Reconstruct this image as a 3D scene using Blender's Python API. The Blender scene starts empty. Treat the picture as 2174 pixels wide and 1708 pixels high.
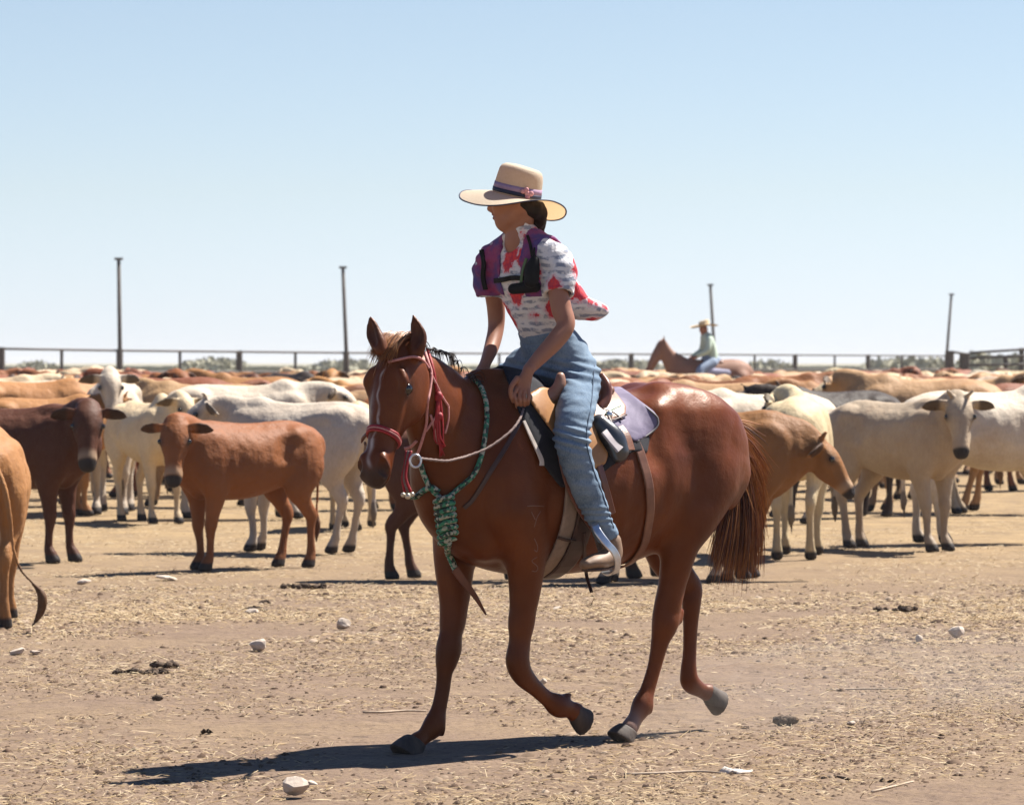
import bpy, bmesh, math, random
import numpy as np
from mathutils import Vector, Matrix
from mathutils.bvhtree import BVHTree
R = math.radians
rng = np.random.default_rng(7)
random.seed(7)
S = bpy.context.scene
COL = S.collection

# ------------------------------------------------------------------ camera, sky, sun, exposure
F, UC, VH, CH = 8500.0, 1087.0, 768.0, 1.55      # focal length, centre and horizon of a 2174 x 1708 view; eye height
cam = bpy.data.cameras.new('camera'); camo = bpy.data.objects.new('camera', cam); COL.objects.link(camo)
cam.sensor_width = 36.0; cam.lens = F / 2174 * 36.0
cam.shift_y = -(854.0 - VH) / 2174
camo.location = (0, 0, CH); camo.rotation_euler = (R(90), 0, 0)
cam.clip_start = 0.5; cam.clip_end = 9000
cam.dof.use_dof = True; cam.dof.focus_distance = 15.9; cam.dof.aperture_fstop = 9.5
S.camera = camo
world = bpy.data.worlds.new('World'); S.world = world; world.use_nodes = True
wn = world.node_tree.nodes; wl = world.node_tree.links; wn.clear()
SUN_DIR = Vector((0.57, 0.385, 1.0)).normalized()     # towards the sun
sky = wn.new('ShaderNodeTexSky'); sky.sky_type = 'NISHITA'; sky.sun_disc = False
sky.sun_elevation = math.asin(SUN_DIR.z); sky.sun_rotation = math.atan2(SUN_DIR.x, SUN_DIR.y)
sky.altitude = 0; sky.air_density = 1.0; sky.dust_density = 0.0; sky.ozone_density = 6.0
bg = wn.new('ShaderNodeBackground'); bg.inputs[1].default_value = 0.05
wo = wn.new('ShaderNodeOutputWorld')
wg = wn.new('ShaderNodeNewGeometry'); wz = wn.new('ShaderNodeSeparateXYZ'); wl.new(wg.outputs['Incoming'], wz.inputs[0])
wa = wn.new('ShaderNodeMath'); wa.operation = 'MULTIPLY'; wa.inputs[1].default_value = -1.0; wl.new(wz.outputs[2], wa.inputs[0])
wr = wn.new('ShaderNodeValToRGB'); wl.new(wa.outputs[0], wr.inputs[0])       # clean dry air: less yellow low down than the model gives
we = wr.color_ramp.elements
for _ in range(2): we.new(.5)
for i, (p_, c_) in enumerate(((0.0, (.45, .50, .70)), (.043, (.52, .485, .53)), (.087, (.56, .485, .478)), (.35, (.41, .42, .46)))):
    we[i].position = p_; we[i].color = (*c_, 1)
wm = wn.new('ShaderNodeVectorMath'); wm.operation = 'MULTIPLY'; wl.new(sky.outputs[0], wm.inputs[0]); wl.new(wr.outputs[0], wm.inputs[1])
ws = wn.new('ShaderNodeVectorMath'); ws.operation = 'SCALE'; ws.inputs[3].default_value = 2.0; wl.new(wm.outputs[0], ws.inputs[0])
wl.new(ws.outputs[0], bg.inputs[0]); wl.new(bg.outputs[0], wo.inputs[0])
sl = bpy.data.lights.new('sun', 'SUN'); sl.energy = 5.0; sl.angle = R(0.5); sl.color = (1.0, 0.95, 0.87)
so = bpy.data.objects.new('sun', sl); COL.objects.link(so)
so.rotation_euler = SUN_DIR.to_track_quat('Z', 'Y').to_euler(); so.location = (20, 20, 40)
S.view_settings.view_transform = 'Standard'; S.view_settings.look = 'None'
S.view_settings.exposure = 1.32; S.view_settings.gamma = 1.0
S.view_settings.use_curve_mapping = False
S.cycles.max_bounces = 6

# ------------------------------------------------------------------ small helpers
def P(u, v, Y):
    return np.array([(u - UC) / F * Y, Y, CH - (v - VH) / F * Y])
def GY(v):
    return CH * F / (v - VH)
def G(u, v):
    Y = GY(v); return np.array([(u - UC) / F * Y, Y, 0.0])
HA = R(40); CA, SA = math.cos(HA), math.sin(HA)
LT = np.array([SA, -CA, 0.0]); AXB = np.array([CA, SA, 0.0]); UP = np.array([0, 0, 1.0])
def H(u, v, l=0.0):
    """point of the horse's long plane (shifted l to its left) seen at u, v"""
    Y = (l - CA * 16.10) / (SA * (u - UC) / F - CA)
    return P(u, v, Y)
PX = 16.0 / F
def unit(a):
    a = np.asarray(a, float); return a / (np.linalg.norm(a) + 1e-12)

def tag(o, label=None, cat=None, group=None, kind=None):
    if label: o['label'] = label
    if cat: o['category'] = cat
    if group: o['group'] = group
    if kind: o['kind'] = kind
    return o
def empty(name, loc=(0, 0, 0), rz=0.0):
    o = bpy.data.objects.new(name, None); COL.objects.link(o)
    o.location = loc; o.rotation_euler = (0, 0, rz); o.empty_display_size = 0.2
    return o
def mesh_of(name, V, Fc, smooth=True):
    V = np.asarray(V, np.float32); me = bpy.data.meshes.new(name)
    if isinstance(Fc, np.ndarray) and Fc.ndim == 2:
        n, k = Fc.shape
        me.vertices.add(len(V)); me.vertices.foreach_set('co', V.ravel())
        me.loops.add(n * k); me.loops.foreach_set('vertex_index', Fc.astype(np.int32).ravel())
        me.polygons.add(n); me.polygons.foreach_set('loop_start', np.arange(0, n * k, k, dtype=np.int32))
        me.polygons.foreach_set('loop_total', np.full(n, k, np.int32))
        me.update(calc_edges=True)
    else:
        me.from_pydata([tuple(map(float, p)) for p in V], [], Fc); me.update()
    if smooth: me.polygons.foreach_set('use_smooth', np.ones(len(me.polygons), bool))
    return me
def obj(name, me, mat=None, parent=None):
    if mat is not None and not me.materials: me.materials.append(mat)
    o = bpy.data.objects.new(name, me); COL.objects.link(o)
    if parent is not None:
        o.parent = parent
    return o
def rel(V, root):
    """world points to a root's local frame"""
    M = Matrix.LocRotScale(root.location, root.rotation_euler, root.scale).inverted()
    M = np.array(M); V = np.asarray(V, float)
    return V @ M[:3, :3].T + M[:3, 3]
def wobj(name, V, Fc, mat, root, smooth=True):
    """mesh given in world coordinates, parented to root"""
    return obj(name, mesh_of(name, rel(V, root) if root is not None else V, Fc, smooth), mat, root)
def setmark(me, arr):
    a = me.attributes.new('mark', 'FLOAT_COLOR', 'POINT')
    c = np.ones((len(me.vertices), 4), np.float32); c[:, :3] = arr
    a.data.foreach_set('color', c.ravel())

# ------------------------------------------------------------------ implicit bodies: chains of oval sections, blended, then meshed
def catmull(pts, rows, sub):
    n = len(pts)
    if n < 3 or sub < 2:
        t = np.linspace(0, n - 1, (n - 1) * max(sub, 1) + 1); i = np.minimum(t.astype(int), n - 2); f = (t - i)[:, None]
        A = np.hstack([pts, rows]); Q = A[i] * (1 - f) + A[i + 1] * f
        return Q[:, :3], Q[:, 3:]
    A = np.hstack([pts, rows]); A = np.vstack([2 * A[0] - A[1], A, 2 * A[-1] - A[-2]])
    out = []
    for i in range(1, n):
        p0, p1, p2, p3 = A[i - 1], A[i], A[i + 1], A[i + 2]
        for s in range(sub):
            t = s / sub
            out.append(0.5 * (2 * p1 + (p2 - p0) * t + (2 * p0 - 5 * p1 + 4 * p2 - p3) * t * t + (3 * p1 - p0 - 3 * p2 + p3) * t ** 3))
    out.append(A[n]); Q = np.array(out)
    return Q[:, :3], np.maximum(Q[:, 3:], 1e-3)
def C(pts, ra, rb=None, side=None, k=0.03, sub=6, cuts=(), neg=False, cap=True):
    pts = np.array(pts, float)
    ra = np.broadcast_to(np.asarray(ra, float), (len(pts),)); rb = ra if rb is None else np.broadcast_to(np.asarray(rb, float), (len(pts),))
    if len(pts) == 1: pts = np.vstack([pts, pts + [[0, 0, 1e-4]]]); ra = np.repeat(ra, 2); rb = np.repeat(rb, 2)
    q, r = catmull(pts, np.column_stack([ra, rb]), sub)
    return dict(p=q, r=r, side=None if side is None else unit(side), k=k, cuts=cuts, neg=neg)
def bounds(prims, pad=0.03):
    lo = np.min([(c['p'] - c['r'].max(1)[:, None]).min(0) for c in prims if not c['neg']], 0) - pad
    hi = np.max([(c['p'] + c['r'].max(1)[:, None]).max(0) for c in prims if not c['neg']], 0) + pad
    return lo, hi
def field(prims, h, lo=None, hi=None, f=None):
    if lo is None: lo, hi = bounds(prims)
    n = np.ceil((hi - lo) / h).astype(int) + 1
    ax = [(lo[i] + h * np.arange(n[i])).astype(np.float32) for i in range(3)]
    if f is None: f = np.full(n, 1.0, np.float32)
    for c in prims:
        mg = c['k'] + 3 * h; p, r = c['p'], c['r']; rm = r.max(1)
        a0 = np.maximum(np.floor(((p - rm[:, None]).min(0) - mg - lo) / h).astype(int), 0)
        b0 = np.minimum(np.ceil(((p + rm[:, None]).max(0) + mg - lo) / h).astype(int) + 1, n)
        if (b0 <= a0).any(): continue
        g = np.full(b0 - a0, 1.0, np.float32)
        for s in range(len(p) - 1):
            pa, pb = p[s], p[s + 1]; rr = max(rm[s], rm[s + 1])
            a = np.maximum(np.floor((np.minimum(pa, pb) - rr - mg - lo) / h).astype(int), a0)
            b = np.minimum(np.ceil((np.maximum(pa, pb) + rr + mg - lo) / h).astype(int) + 1, b0)
            if (b <= a).any(): continue
            X = ax[0][a[0]:b[0], None, None] - np.float32(pa[0]); Yy = ax[1][None, a[1]:b[1], None] - np.float32(pa[1]); Z = ax[2][None, None, a[2]:b[2]] - np.float32(pa[2])
            d = (pb - pa).astype(np.float32); dd = float(d @ d) + 1e-12
            t = np.clip((X * d[0] + Yy * d[1] + Z * d[2]) / dd, 0, 1)
            ex = X - t * d[0]; ey = Yy - t * d[1]; ez = Z - t * d[2]
            ra = r[s, 0] + (r[s + 1, 0] - r[s, 0]) * t
            e2 = ex * ex + ey * ey + ez * ez
            if c['side'] is None:
                val = np.sqrt(e2) - ra
            else:
                rb = r[s, 1] + (r[s + 1, 1] - r[s, 1]) * t
                sd = c['side'].astype(np.float32)
                la = ex * sd[0] + ey * sd[1] + ez * sd[2]; l2 = la * la; o2 = np.maximum(e2 - l2, 0)
                k0 = np.sqrt(l2 / ra ** 2 + o2 / rb ** 2); k1 = np.sqrt(l2 / ra ** 4 + o2 / rb ** 4) + 1e-6
                val = np.where(k0 < 1e-3, -np.minimum(ra, rb), k0 * (k0 - 1) / k1)
            sl_ = tuple(slice(a[i] - a0[i], b[i] - a0[i]) for i in range(3))
            g[sl_] = np.minimum(g[sl_], val)
        for (cp, cn) in c['cuts']:
            cn = unit(cn)
            pl = (ax[0][a0[0]:b0[0], None, None] - cp[0]) * cn[0] + (ax[1][None, a0[1]:b0[1], None] - cp[1]) * cn[1] + (ax[2][None, None, a0[2]:b0[2]] - cp[2]) * cn[2]
            g = np.maximum(g, pl.astype(np.float32))
        sl_ = tuple(slice(a0[i], b0[i]) for i in range(3)); w = f[sl_]; k = max(c['k'], 1e-4)
        if c['neg']:
            g = -g; hh = np.maximum(k - np.abs(w - g), 0) / k; f[sl_] = np.maximum(w, g) + hh * hh * k * 0.25
        else:
            hh = np.maximum(k - np.abs(w - g), 0) / k; f[sl_] = np.minimum(w, g) - hh * hh * k * 0.25
    return f, lo
def nets(f, lo, h, relax=1):
    s = f < 0
    n = s.shape
    c = np.zeros([m - 1 for m in n], np.int8)
    for i in (0, 1):
        for j in (0, 1):
            for k in (0, 1): c += s[i:n[0] - 1 + i, j:n[1] - 1 + j, k:n[2] - 1 + k]
    act = (c > 0) & (c < 8)
    idx = np.argwhere(act); ids = np.full(act.shape, -1, np.int32); ids[act] = np.arange(len(idx), dtype=np.int32)
    off = np.array([(i, j, k) for i in (0, 1) for j in (0, 1) for k in (0, 1)])
    val = np.stack([f[idx[:, 0] + o[0], idx[:, 1] + o[1], idx[:, 2] + o[2]] for o in off])
    acc = np.zeros((len(idx), 3)); cnt = np.zeros(len(idx))
    for a in range(8):
        for b in range(a + 1, 8):
            if np.abs(off[a] - off[b]).sum() == 1:
                m = (val[a] < 0) != (val[b] < 0)
                t = val[a][m] / (val[a][m] - val[b][m])
                acc[m] += off[a] + t[:, None] * (off[b] - off[a]); cnt[m] += 1
    V = lo + h * (idx + acc / cnt[:, None])
    Q = []
    for ax_ in range(3):
        b, cc = (ax_ + 1) % 3, (ax_ + 2) % 3
        s0 = np.moveaxis(s, (ax_, b, cc), (0, 1, 2)); I = np.moveaxis(ids, (ax_, b, cc), (0, 1, 2))
        e = s0[:-1, 1:-1, 1:-1] != s0[1:, 1:-1, 1:-1]
        w = np.argwhere(e); i, j, k = w[:, 0], w[:, 1] + 1, w[:, 2] + 1
        q = np.stack([I[i, j - 1, k - 1], I[i, j, k - 1], I[i, j, k], I[i, j - 1, k]], 1)
        fl = ~s0[i, j, k]; q[fl] = q[fl][:, ::-1]; Q.append(q)
    Q = np.vstack(Q)
    Q = Q[(Q >= 0).all(1)]
    for _ in range(relax):
        V = smooth_v(V, Q, 0.5)
    return V, Q
def smooth_v(V, Q, w):
    acc = np.zeros_like(V); cnt = np.zeros(len(V))
    for a in range(4):
        b = (a + 1) % 4
        for x, y in ((a, b), (b, a)):
            for d in range(3): acc[:, d] += np.bincount(Q[:, x], V[Q[:, y], d], len(V))
            cnt += np.bincount(Q[:, x], minlength=len(V))
    return V * (1 - w) + w * acc / np.maximum(cnt, 1)[:, None]
def sculpt(prims, h, relax=1):
    f, lo = field(prims, h); return nets(f, lo, h, relax)
def vnormals(V, Q):
    n = np.cross(V[Q[:, 2]] - V[Q[:, 0]], V[Q[:, 3]] - V[Q[:, 1]]); N = np.zeros_like(V)
    for a in range(4):
        for d in range(3): N[:, d] += np.bincount(Q[:, a], n[:, d], len(V))
    return N / (np.linalg.norm(N, axis=1)[:, None] + 1e-9)
def wob(V, sc, seed=0):
    """smooth pseudo noise in -1..1 for displacement"""
    r = np.random.default_rng(seed); out = np.zeros(len(V))
    for i in range(6):
        d = r.normal(size=3) * np.asarray(sc); ph = r.uniform(0, 6.28)
        out += np.sin(V @ d + ph + 1.3 * np.sin(V @ (r.normal(size=3) * np.asarray(sc) * 0.7)))
    return out / 4

# ------------------------------------------------------------------ tubes, ribbons, surface of revolution
def tube(pts, rad, n=8, closed=False, sub=1, flat=None):
    """round (or with flat=(normals, thickness) oval) tube"""
    pts = np.asarray(pts, float); rad = np.broadcast_to(np.asarray(rad, float), (len(pts),))
    if sub > 1:
        pts, rr = catmull(pts, rad[:, None], sub); rad = rr[:, 0]
    m = len(pts); V = []; nrm = None
    for i in range(m):
        if closed: t = unit(pts[(i + 1) % m] - pts[i - 1])
        else: t = unit(pts[min(i + 1, m - 1)] - pts[max(i - 1, 0)])
        if nrm is None:
            nrm = unit(np.cross(t, [0.3, 0.2, 0.9]) if abs(t[2]) < 0.9 else np.cross(t, [1, 0.1, 0]))
        nrm = unit(nrm - t * (nrm @ t)); b = np.cross(t, nrm)
        for j in range(n):
            a = 2 * math.pi * j / n; V.append(pts[i] + rad[i] * (math.cos(a) * nrm + math.sin(a) * b))
    Fc = []
    for i in range(m if closed else m - 1):
        for j in range(n):
            a, b_ = i * n + j, i * n + (j + 1) % n; c, d = ((i + 1) % m) * n + (j + 1) % n, ((i + 1) % m) * n + j
            Fc.append((a, b_, c, d))
    if not closed:
        Fc.append(tuple(range(n))[::-1]); Fc.append(tuple((m - 1) * n + j for j in range(n)))
    return V, Fc
def ribbon(pts, nrm, width, thick, closed=False):
    """flat strap lying on a surface with normals nrm, rounded rectangle section"""
    pts = np.asarray(pts, float); m = len(pts); V = []; width = np.broadcast_to(np.asarray(width, float), (m,))
    for i in range(m):
        if closed: t = unit(pts[(i + 1) % m] - pts[i - 1])
        else: t = unit(pts[min(i + 1, m - 1)] - pts[max(i - 1, 0)])
        nn = unit(nrm[i] - t * (np.dot(nrm[i], t))); b = np.cross(t, nn); w = width[i] / 2
        for (x, y) in ((-w, -.2), (-w, .6), (-w * .8, 1), (w * .8, 1), (w, .6), (w, -.2)):
            V.append(pts[i] + b * x + nn * (y * thick))
    Fc = []
    for i in range(m if closed else m - 1):
        for j in range(6):
            Fc.append((i * 6 + j, i * 6 + (j + 1) % 6, ((i + 1) % m) * 6 + (j + 1) % 6, ((i + 1) % m) * 6 + j))
    if not closed: Fc.append((5, 4, 3, 2, 1, 0)); Fc.append(tuple((m - 1) * 6 + j for j in range(6)))
    return V, Fc
def merge(parts):
    V = []; Fc = []
    for v, f in parts:
        o = len(V); V.extend(v); Fc.extend([tuple(i + o for i in q) for q in f])
    return V, Fc
def sphere(c, r, n=12, sc=(1, 1, 1)):
    V = []; Fc = []; m = n // 2
    for i in range(m + 1):
        th = math.pi * i / m
        for j in range(n):
            a = 2 * math.pi * j / n
            V.append(np.array(c) + r * np.array([math.sin(th) * math.cos(a) * sc[0], math.sin(th) * math.sin(a) * sc[1], math.cos(th) * sc[2]]))
    for i in range(m):
        for j in range(n): Fc.append((i * n + j, (i + 1) * n + j, (i + 1) * n + (j + 1) % n, i * n + (j + 1) % n))
    return V, Fc
def box(lo, hi):
    x0, y0, z0 = lo; x1, y1, z1 = hi
    V = [(x0, y0, z0), (x1, y0, z0), (x1, y1, z0), (x0, y1, z0), (x0, y0, z1), (x1, y0, z1), (x1, y1, z1), (x0, y1, z1)]
    return V, [(3, 2, 1, 0), (4, 5, 6, 7), (0, 1, 5, 4), (1, 2, 6, 5), (2, 3, 7, 6), (3, 0, 4, 7)]

# ------------------------------------------------------------------ materials
class NT:
    def __init__(s, name, rough=0.6, spec=0.5):
        s.m = bpy.data.materials.new(name); s.m.use_nodes = True; s.t = s.m.node_tree; s.n = s.t.nodes; s.l = s.t.links
        s.b = s.n['Principled BSDF']; s.b.inputs['Roughness'].default_value = rough; s.b.inputs['Specular IOR Level'].default_value = spec
        s.co = s.n.new('ShaderNodeTexCoord')
    def val(s, x):
        return x
    def noise(s, scale, detail=4, rough=0.6, vec=None, stretch=None, dist=0.0):
        n = s.n.new('ShaderNodeTexNoise'); n.inputs['Scale'].default_value = scale; n.inputs['Detail'].default_value = detail
        n.inputs['Roughness'].default_value = rough; n.inputs['Distortion'].default_value = dist
        v = vec or s.co.outputs['Object']
        if stretch is not None:
            mp = s.n.new('ShaderNodeMapping'); mp.inputs['Scale'].default_value = stretch; s.l.new(v, mp.inputs[0]); v = mp.outputs[0]
        s.l.new(v, n.inputs['Vector']); return n.outputs['Fac']
    def voro(s, scale, feature='F1', vec=None, rand=1.0, out='Distance'):
        n = s.n.new('ShaderNodeTexVoronoi'); n.inputs['Scale'].default_value = scale; n.feature = feature; n.inputs['Randomness'].default_value = rand
        s.l.new(vec or s.co.outputs['Object'], n.inputs['Vector']); return n.outputs[out]
    def ramp(s, fac, stops, interp='LINEAR'):
        r = s.n.new('ShaderNodeValToRGB'); r.color_ramp.interpolation = interp; e = r.color_ramp.elements
        while len(e) < len(stops): e.new(0.5)
        for i, (p, c) in enumerate(stops):
            e[i].position = p; e[i].color = (c, c, c, 1) if isinstance(c, (int, float)) else (*c, 1)
        s.l.new(fac, r.inputs[0]); return r.outputs[0]
    def mix(s, fac, a, b, mode='MIX'):
        m = s.n.new('ShaderNodeMix'); m.data_type = 'RGBA'; m.blend_type = mode; m.clamp_factor = True
        for sock, x in ((m.inputs[0], fac), (m.inputs[6], a), (m.inputs[7], b)):
            if isinstance(x, (int, float)): sock.default_value = x
            elif isinstance(x, tuple): sock.default_value = (*x, 1)
            else: s.l.new(x, sock)
        return m.outputs[2]
    def math(s, op, a, b=0.0):
        m = s.n.new('ShaderNodeMath'); m.operation = op
        for sock, x in ((m.inputs[0], a), (m.inputs[1], b)):
            if isinstance(x, (int, float)): sock.default_value = x
            else: s.l.new(x, sock)
        return m.outputs[0]
    def mark(s, name='mark'):
        a = s.n.new('ShaderNodeAttribute'); a.attribute_name = name
        sp = s.n.new('ShaderNodeSeparateColor'); s.l.new(a.outputs['Color'], sp.inputs[0]); return sp.outputs
    def sep(s, vec=None):
        sp = s.n.new('ShaderNodeSeparateXYZ'); s.l.new(vec or s.co.outputs['Object'], sp.inputs[0]); return sp.outputs
    def base(s, c):
        if isinstance(c, tuple): s.b.inputs['Base Color'].default_value = (*c, 1)
        else: s.l.new(c, s.b.inputs['Base Color'])
    def bump(s, h, strength=0.3, dist=0.01):
        b = s.n.new('ShaderNodeBump'); b.inputs['Strength'].default_value = strength; b.inputs['Distance'].default_value = dist
        s.l.new(h, b.inputs['Height'])
        if s.b.inputs['Normal'].is_linked: s.l.new(s.b.inputs['Normal'].links[0].from_socket, b.inputs['Normal'])
        s.l.new(b.outputs[0], s.b.inputs['Normal'])
def simple(name, c, c2=None, rough=0.6, scale=30, bump=0.0, bscale=None, spec=0.5, metal=0.0, dist=0.003, stretch=None):
    m = NT(name, rough, spec); m.b.inputs['Metallic'].default_value = metal
    if c2 is None: c2 = tuple(x * 0.75 for x in c)
    f = m.noise(scale, 4, stretch=stretch); m.base(m.mix(m.ramp(f, [(0.3, 0.0), (0.7, 1.0)]), c, c2))
    if bump: m.bump(m.noise(bscale or scale * 3, 3, stretch=stretch), bump, dist)
    return m.m
# ------------------------------------------------------------------ the ridden horse
def px(*a): return np.array(a, float) * PX
def hc(rows, side=LT, k=0.03, sub=8):
    """chain from rows (u, v, l, ra_px, rb_px)"""
    r = np.array(rows, float)
    return C([H(a[0], a[1], a[2]) for a in r], r[:, 3] * PX, r[:, 4] * PX, side=side, k=k, sub=sub)
OP = P(848, 738, 15.52)
hth = R(31); hfwd = np.array([-math.sin(hth), -math.cos(hth), 0.0]); hpit = R(20)
hA = unit(hfwd * math.sin(hpit) - UP * math.cos(hpit)); hN = unit(hfwd * math.cos(hpit) + UP * math.sin(hpit)); hL = np.array([-hfwd[1], hfwd[0], 0.0])
HS = 0.92
def hp(x, y, z=0.0): return OP + HS * (hA * x + hN * y + hL * z)
def headchain(rows, z=0.0, k=0.02, sub=4, **kw):
    r = np.array(rows, float)    # x, front, back, halfwidth
    return C([hp(a[0], (a[1] + a[2]) / 2, z) for a in r], r[:, 3] * HS, (r[:, 1] - r[:, 2]) / 2 * HS, side=hL, k=k, sub=sub, **kw)
def horse_prims():
    T = []
    # trunk
    r = np.array([(972, 935, 1105, .11), (1006, 860, 1165, .155), (1050, 802, 1205, .205), (1110, 815, 1222, .245), (1180, 835, 1222, .282), (1260, 838, 1212, .290), (1330, 824, 1192, .270), (1395, 817, 1150, .235), (1455, 840, 1100, .20), (1505, 882, 1065, .155)], float)
    T.append(C([H(a[0], (a[1] + a[2]) / 2) for a in r], r[:, 3], (r[:, 2] - r[:, 1]) / 2 * PX, side=LT, k=.02, sub=14))
    T.append(hc([(1010, 812, 0, 16, 30), (1050, 806, 0, 20, 24), (1110, 822, 0, 30, 26)], k=.05))      # withers ridge
    T.append(hc([(1015, 1030, -.09, 46, 70), (985, 1120, -.09, 40, 55)], k=.05))                        # breast
    T.append(hc([(1060, 1060, .09, 42, 62), (1030, 1140, .09, 38, 50)], k=.04))
    # neck
    nk = [(P(872, 812, 15.58), .055, .075), (P(898, 828, 15.68), .075, .143), (P(926, 868, 15.76), .088, .185), (P(958, 918, 15.86), .11, .225), (H(992, 975), .145, .27), (H(1030, 1020), .17, .29)]
    T.append(C([a[0] for a in nk], [a[1] for a in nk], [a[2] for a in nk], side=unit([.82, -.57, 0]), k=.05, sub=12))
    for g_, r_ in (([H(1405, 890, .31), H(1428, 970, .33), H(1426, 1060, .325), H(1402, 1140, .30)], .042), ([H(1528, 935, .25), H(1542, 1010, .27), H(1505, 1085, .28), H(1470, 1150, .25)], .022), ([H(1465, 880, .27), H(1490, 960, .30), H(1480, 1040, .31)], .020), ([H(1120, 900, .24), H(1128, 980, .285), H(1130, 1050, .29)], .024), ([H(1048, 860, .17), H(1062, 950, .25), H(1052, 1035, .26)], .03), ([P(898, 905, 15.56), P(925, 975, 15.6), H(985, 1050, .18)], .03), ([H(1402, 905, .31), H(1408, 960, .32)], .06), ([H(1150, 1120, .28), H(1160, 1190, .22)], .03)):
        T.append(C(g_, r_, k=.055, neg=True))
    # shoulders
    T.append(hc([(1110, 850, .10, 26, 46), (1112, 930, .17, 30, 66), (1098, 1010, .19, 38, 68), (1090, 1075, .185, 40, 58)], k=.05))
    T.append(hc([(1030, 850, -.09, 26, 40), (1005, 950, -.17, 30, 60), (975, 1070, -.185, 40, 52)], k=.05))
    # rump
    T.append(hc([(1400, 850, .08, 50, 40), (1465, 880, .12, 50, 60), (1530, 930, .14, 46, 62), (1548, 1005, .13, 42, 50)], k=.06))
    T.append(hc([(1340, 850, -.1, 50, 40), (1400, 880, -.13, 50, 60), (1450, 950, -.14, 46, 60)], k=.06))
    T.append(hc([(1395, 880, .17, 22, 26)], k=.09)); T.append(hc([(1420, 870, .15, 26, 30), (1470, 930, .185, 30, 44), (1500, 1000, .19, 30, 44)], k=.06)); T.append(hc([(1516, 925, .10, 24, 34), (1552, 985, .12, 26, 40), (1545, 1050, .14, 20, 34)], k=.03))
    return T
def head_prims():
    T = []
    T.append(headchain([(.022, .060, -.095, .068), (.06, .072, -.13, .085), (.13, .084, -.155, .098), (.19, .082, -.165, .094), (.27, .076, -.14, .080), (.36, .064, -.10, .064), (.45, .056, -.078, .058), (.53, .052, -.070, .062), (.575, .032, -.052, .050)], k=.04))
    for z in (-1, 1):
        T.append(C([hp(.10, -.075, .055 * z), hp(.20, -.095, .055 * z), hp(.25, -.07, .05 * z)], [.035, .036, .026], [.07, .085, .05], side=hL, k=.03))   # cheek
        T.append(C([hp(.13, .056, .070 * z), hp(.17, .048, .090 * z), hp(.205, .026, .088 * z)], [.020, .021, .015], k=.025))                            # brow
        T.append(C([hp(.205, .032, .074 * z), hp(.30, .006, .062 * z), hp(.38, -.004, .053 * z)], [.012, .012, .008], k=.022))                            # facial crest
        T.append(C([hp(.50, .032, .046 * z), hp(.545, .020, .054 * z), hp(.575, .004, .046 * z)], [.018, .026, .016], k=.02))                             # nostril rim
        T.append(C([hp(.525, .044, .058 * z), hp(.548, .036, .062 * z), hp(.565, .018, .074 * z)], [.012, .019, .016], k=.008, neg=True))
        T.append(C([hp(.192, .018, .118 * z)], .024, k=.014, neg=True))
    T.append(C([hp(.562, -.052), hp(.585, -.045)], [.032, .022], k=.025))      # chin
    T.append(C([hp(.55, -.022, -.06), hp(.585, -.026, -.03), hp(.600, -.026, 0), hp(.585, -.026, .03), hp(.55, -.022, .06)], .0045, k=.008, neg=True))
    # ears
    for (tip, mid, base, cup) in ((P(877, 668, 15.48), P(889, 712, 15.47), P(884, 752, 15.46), np.array([-.35, -.9, .1])), (P(786, 671, 15.50), P(793, 706, 15.49), P(811, 745, 15.46), np.array([-.55, -.8, .1]))):
        sd = unit(np.cross(tip - base, cup))
        T.append(C([base, base * .5 + mid * .5, mid, mid * .45 + tip * .55, tip], [.028, .035, .033, .021, .004], [.026, .026, .021, .014, .004], side=sd, k=.018))
        c = unit(cup)
        T.append(C([base * .55 + mid * .45 + c * .030, mid + c * .026, mid * .4 + tip * .6 + c * .017], [.016, .021, .010], [.016, .022, .012], side=sd, k=.006, neg=True))
    return T
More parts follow.
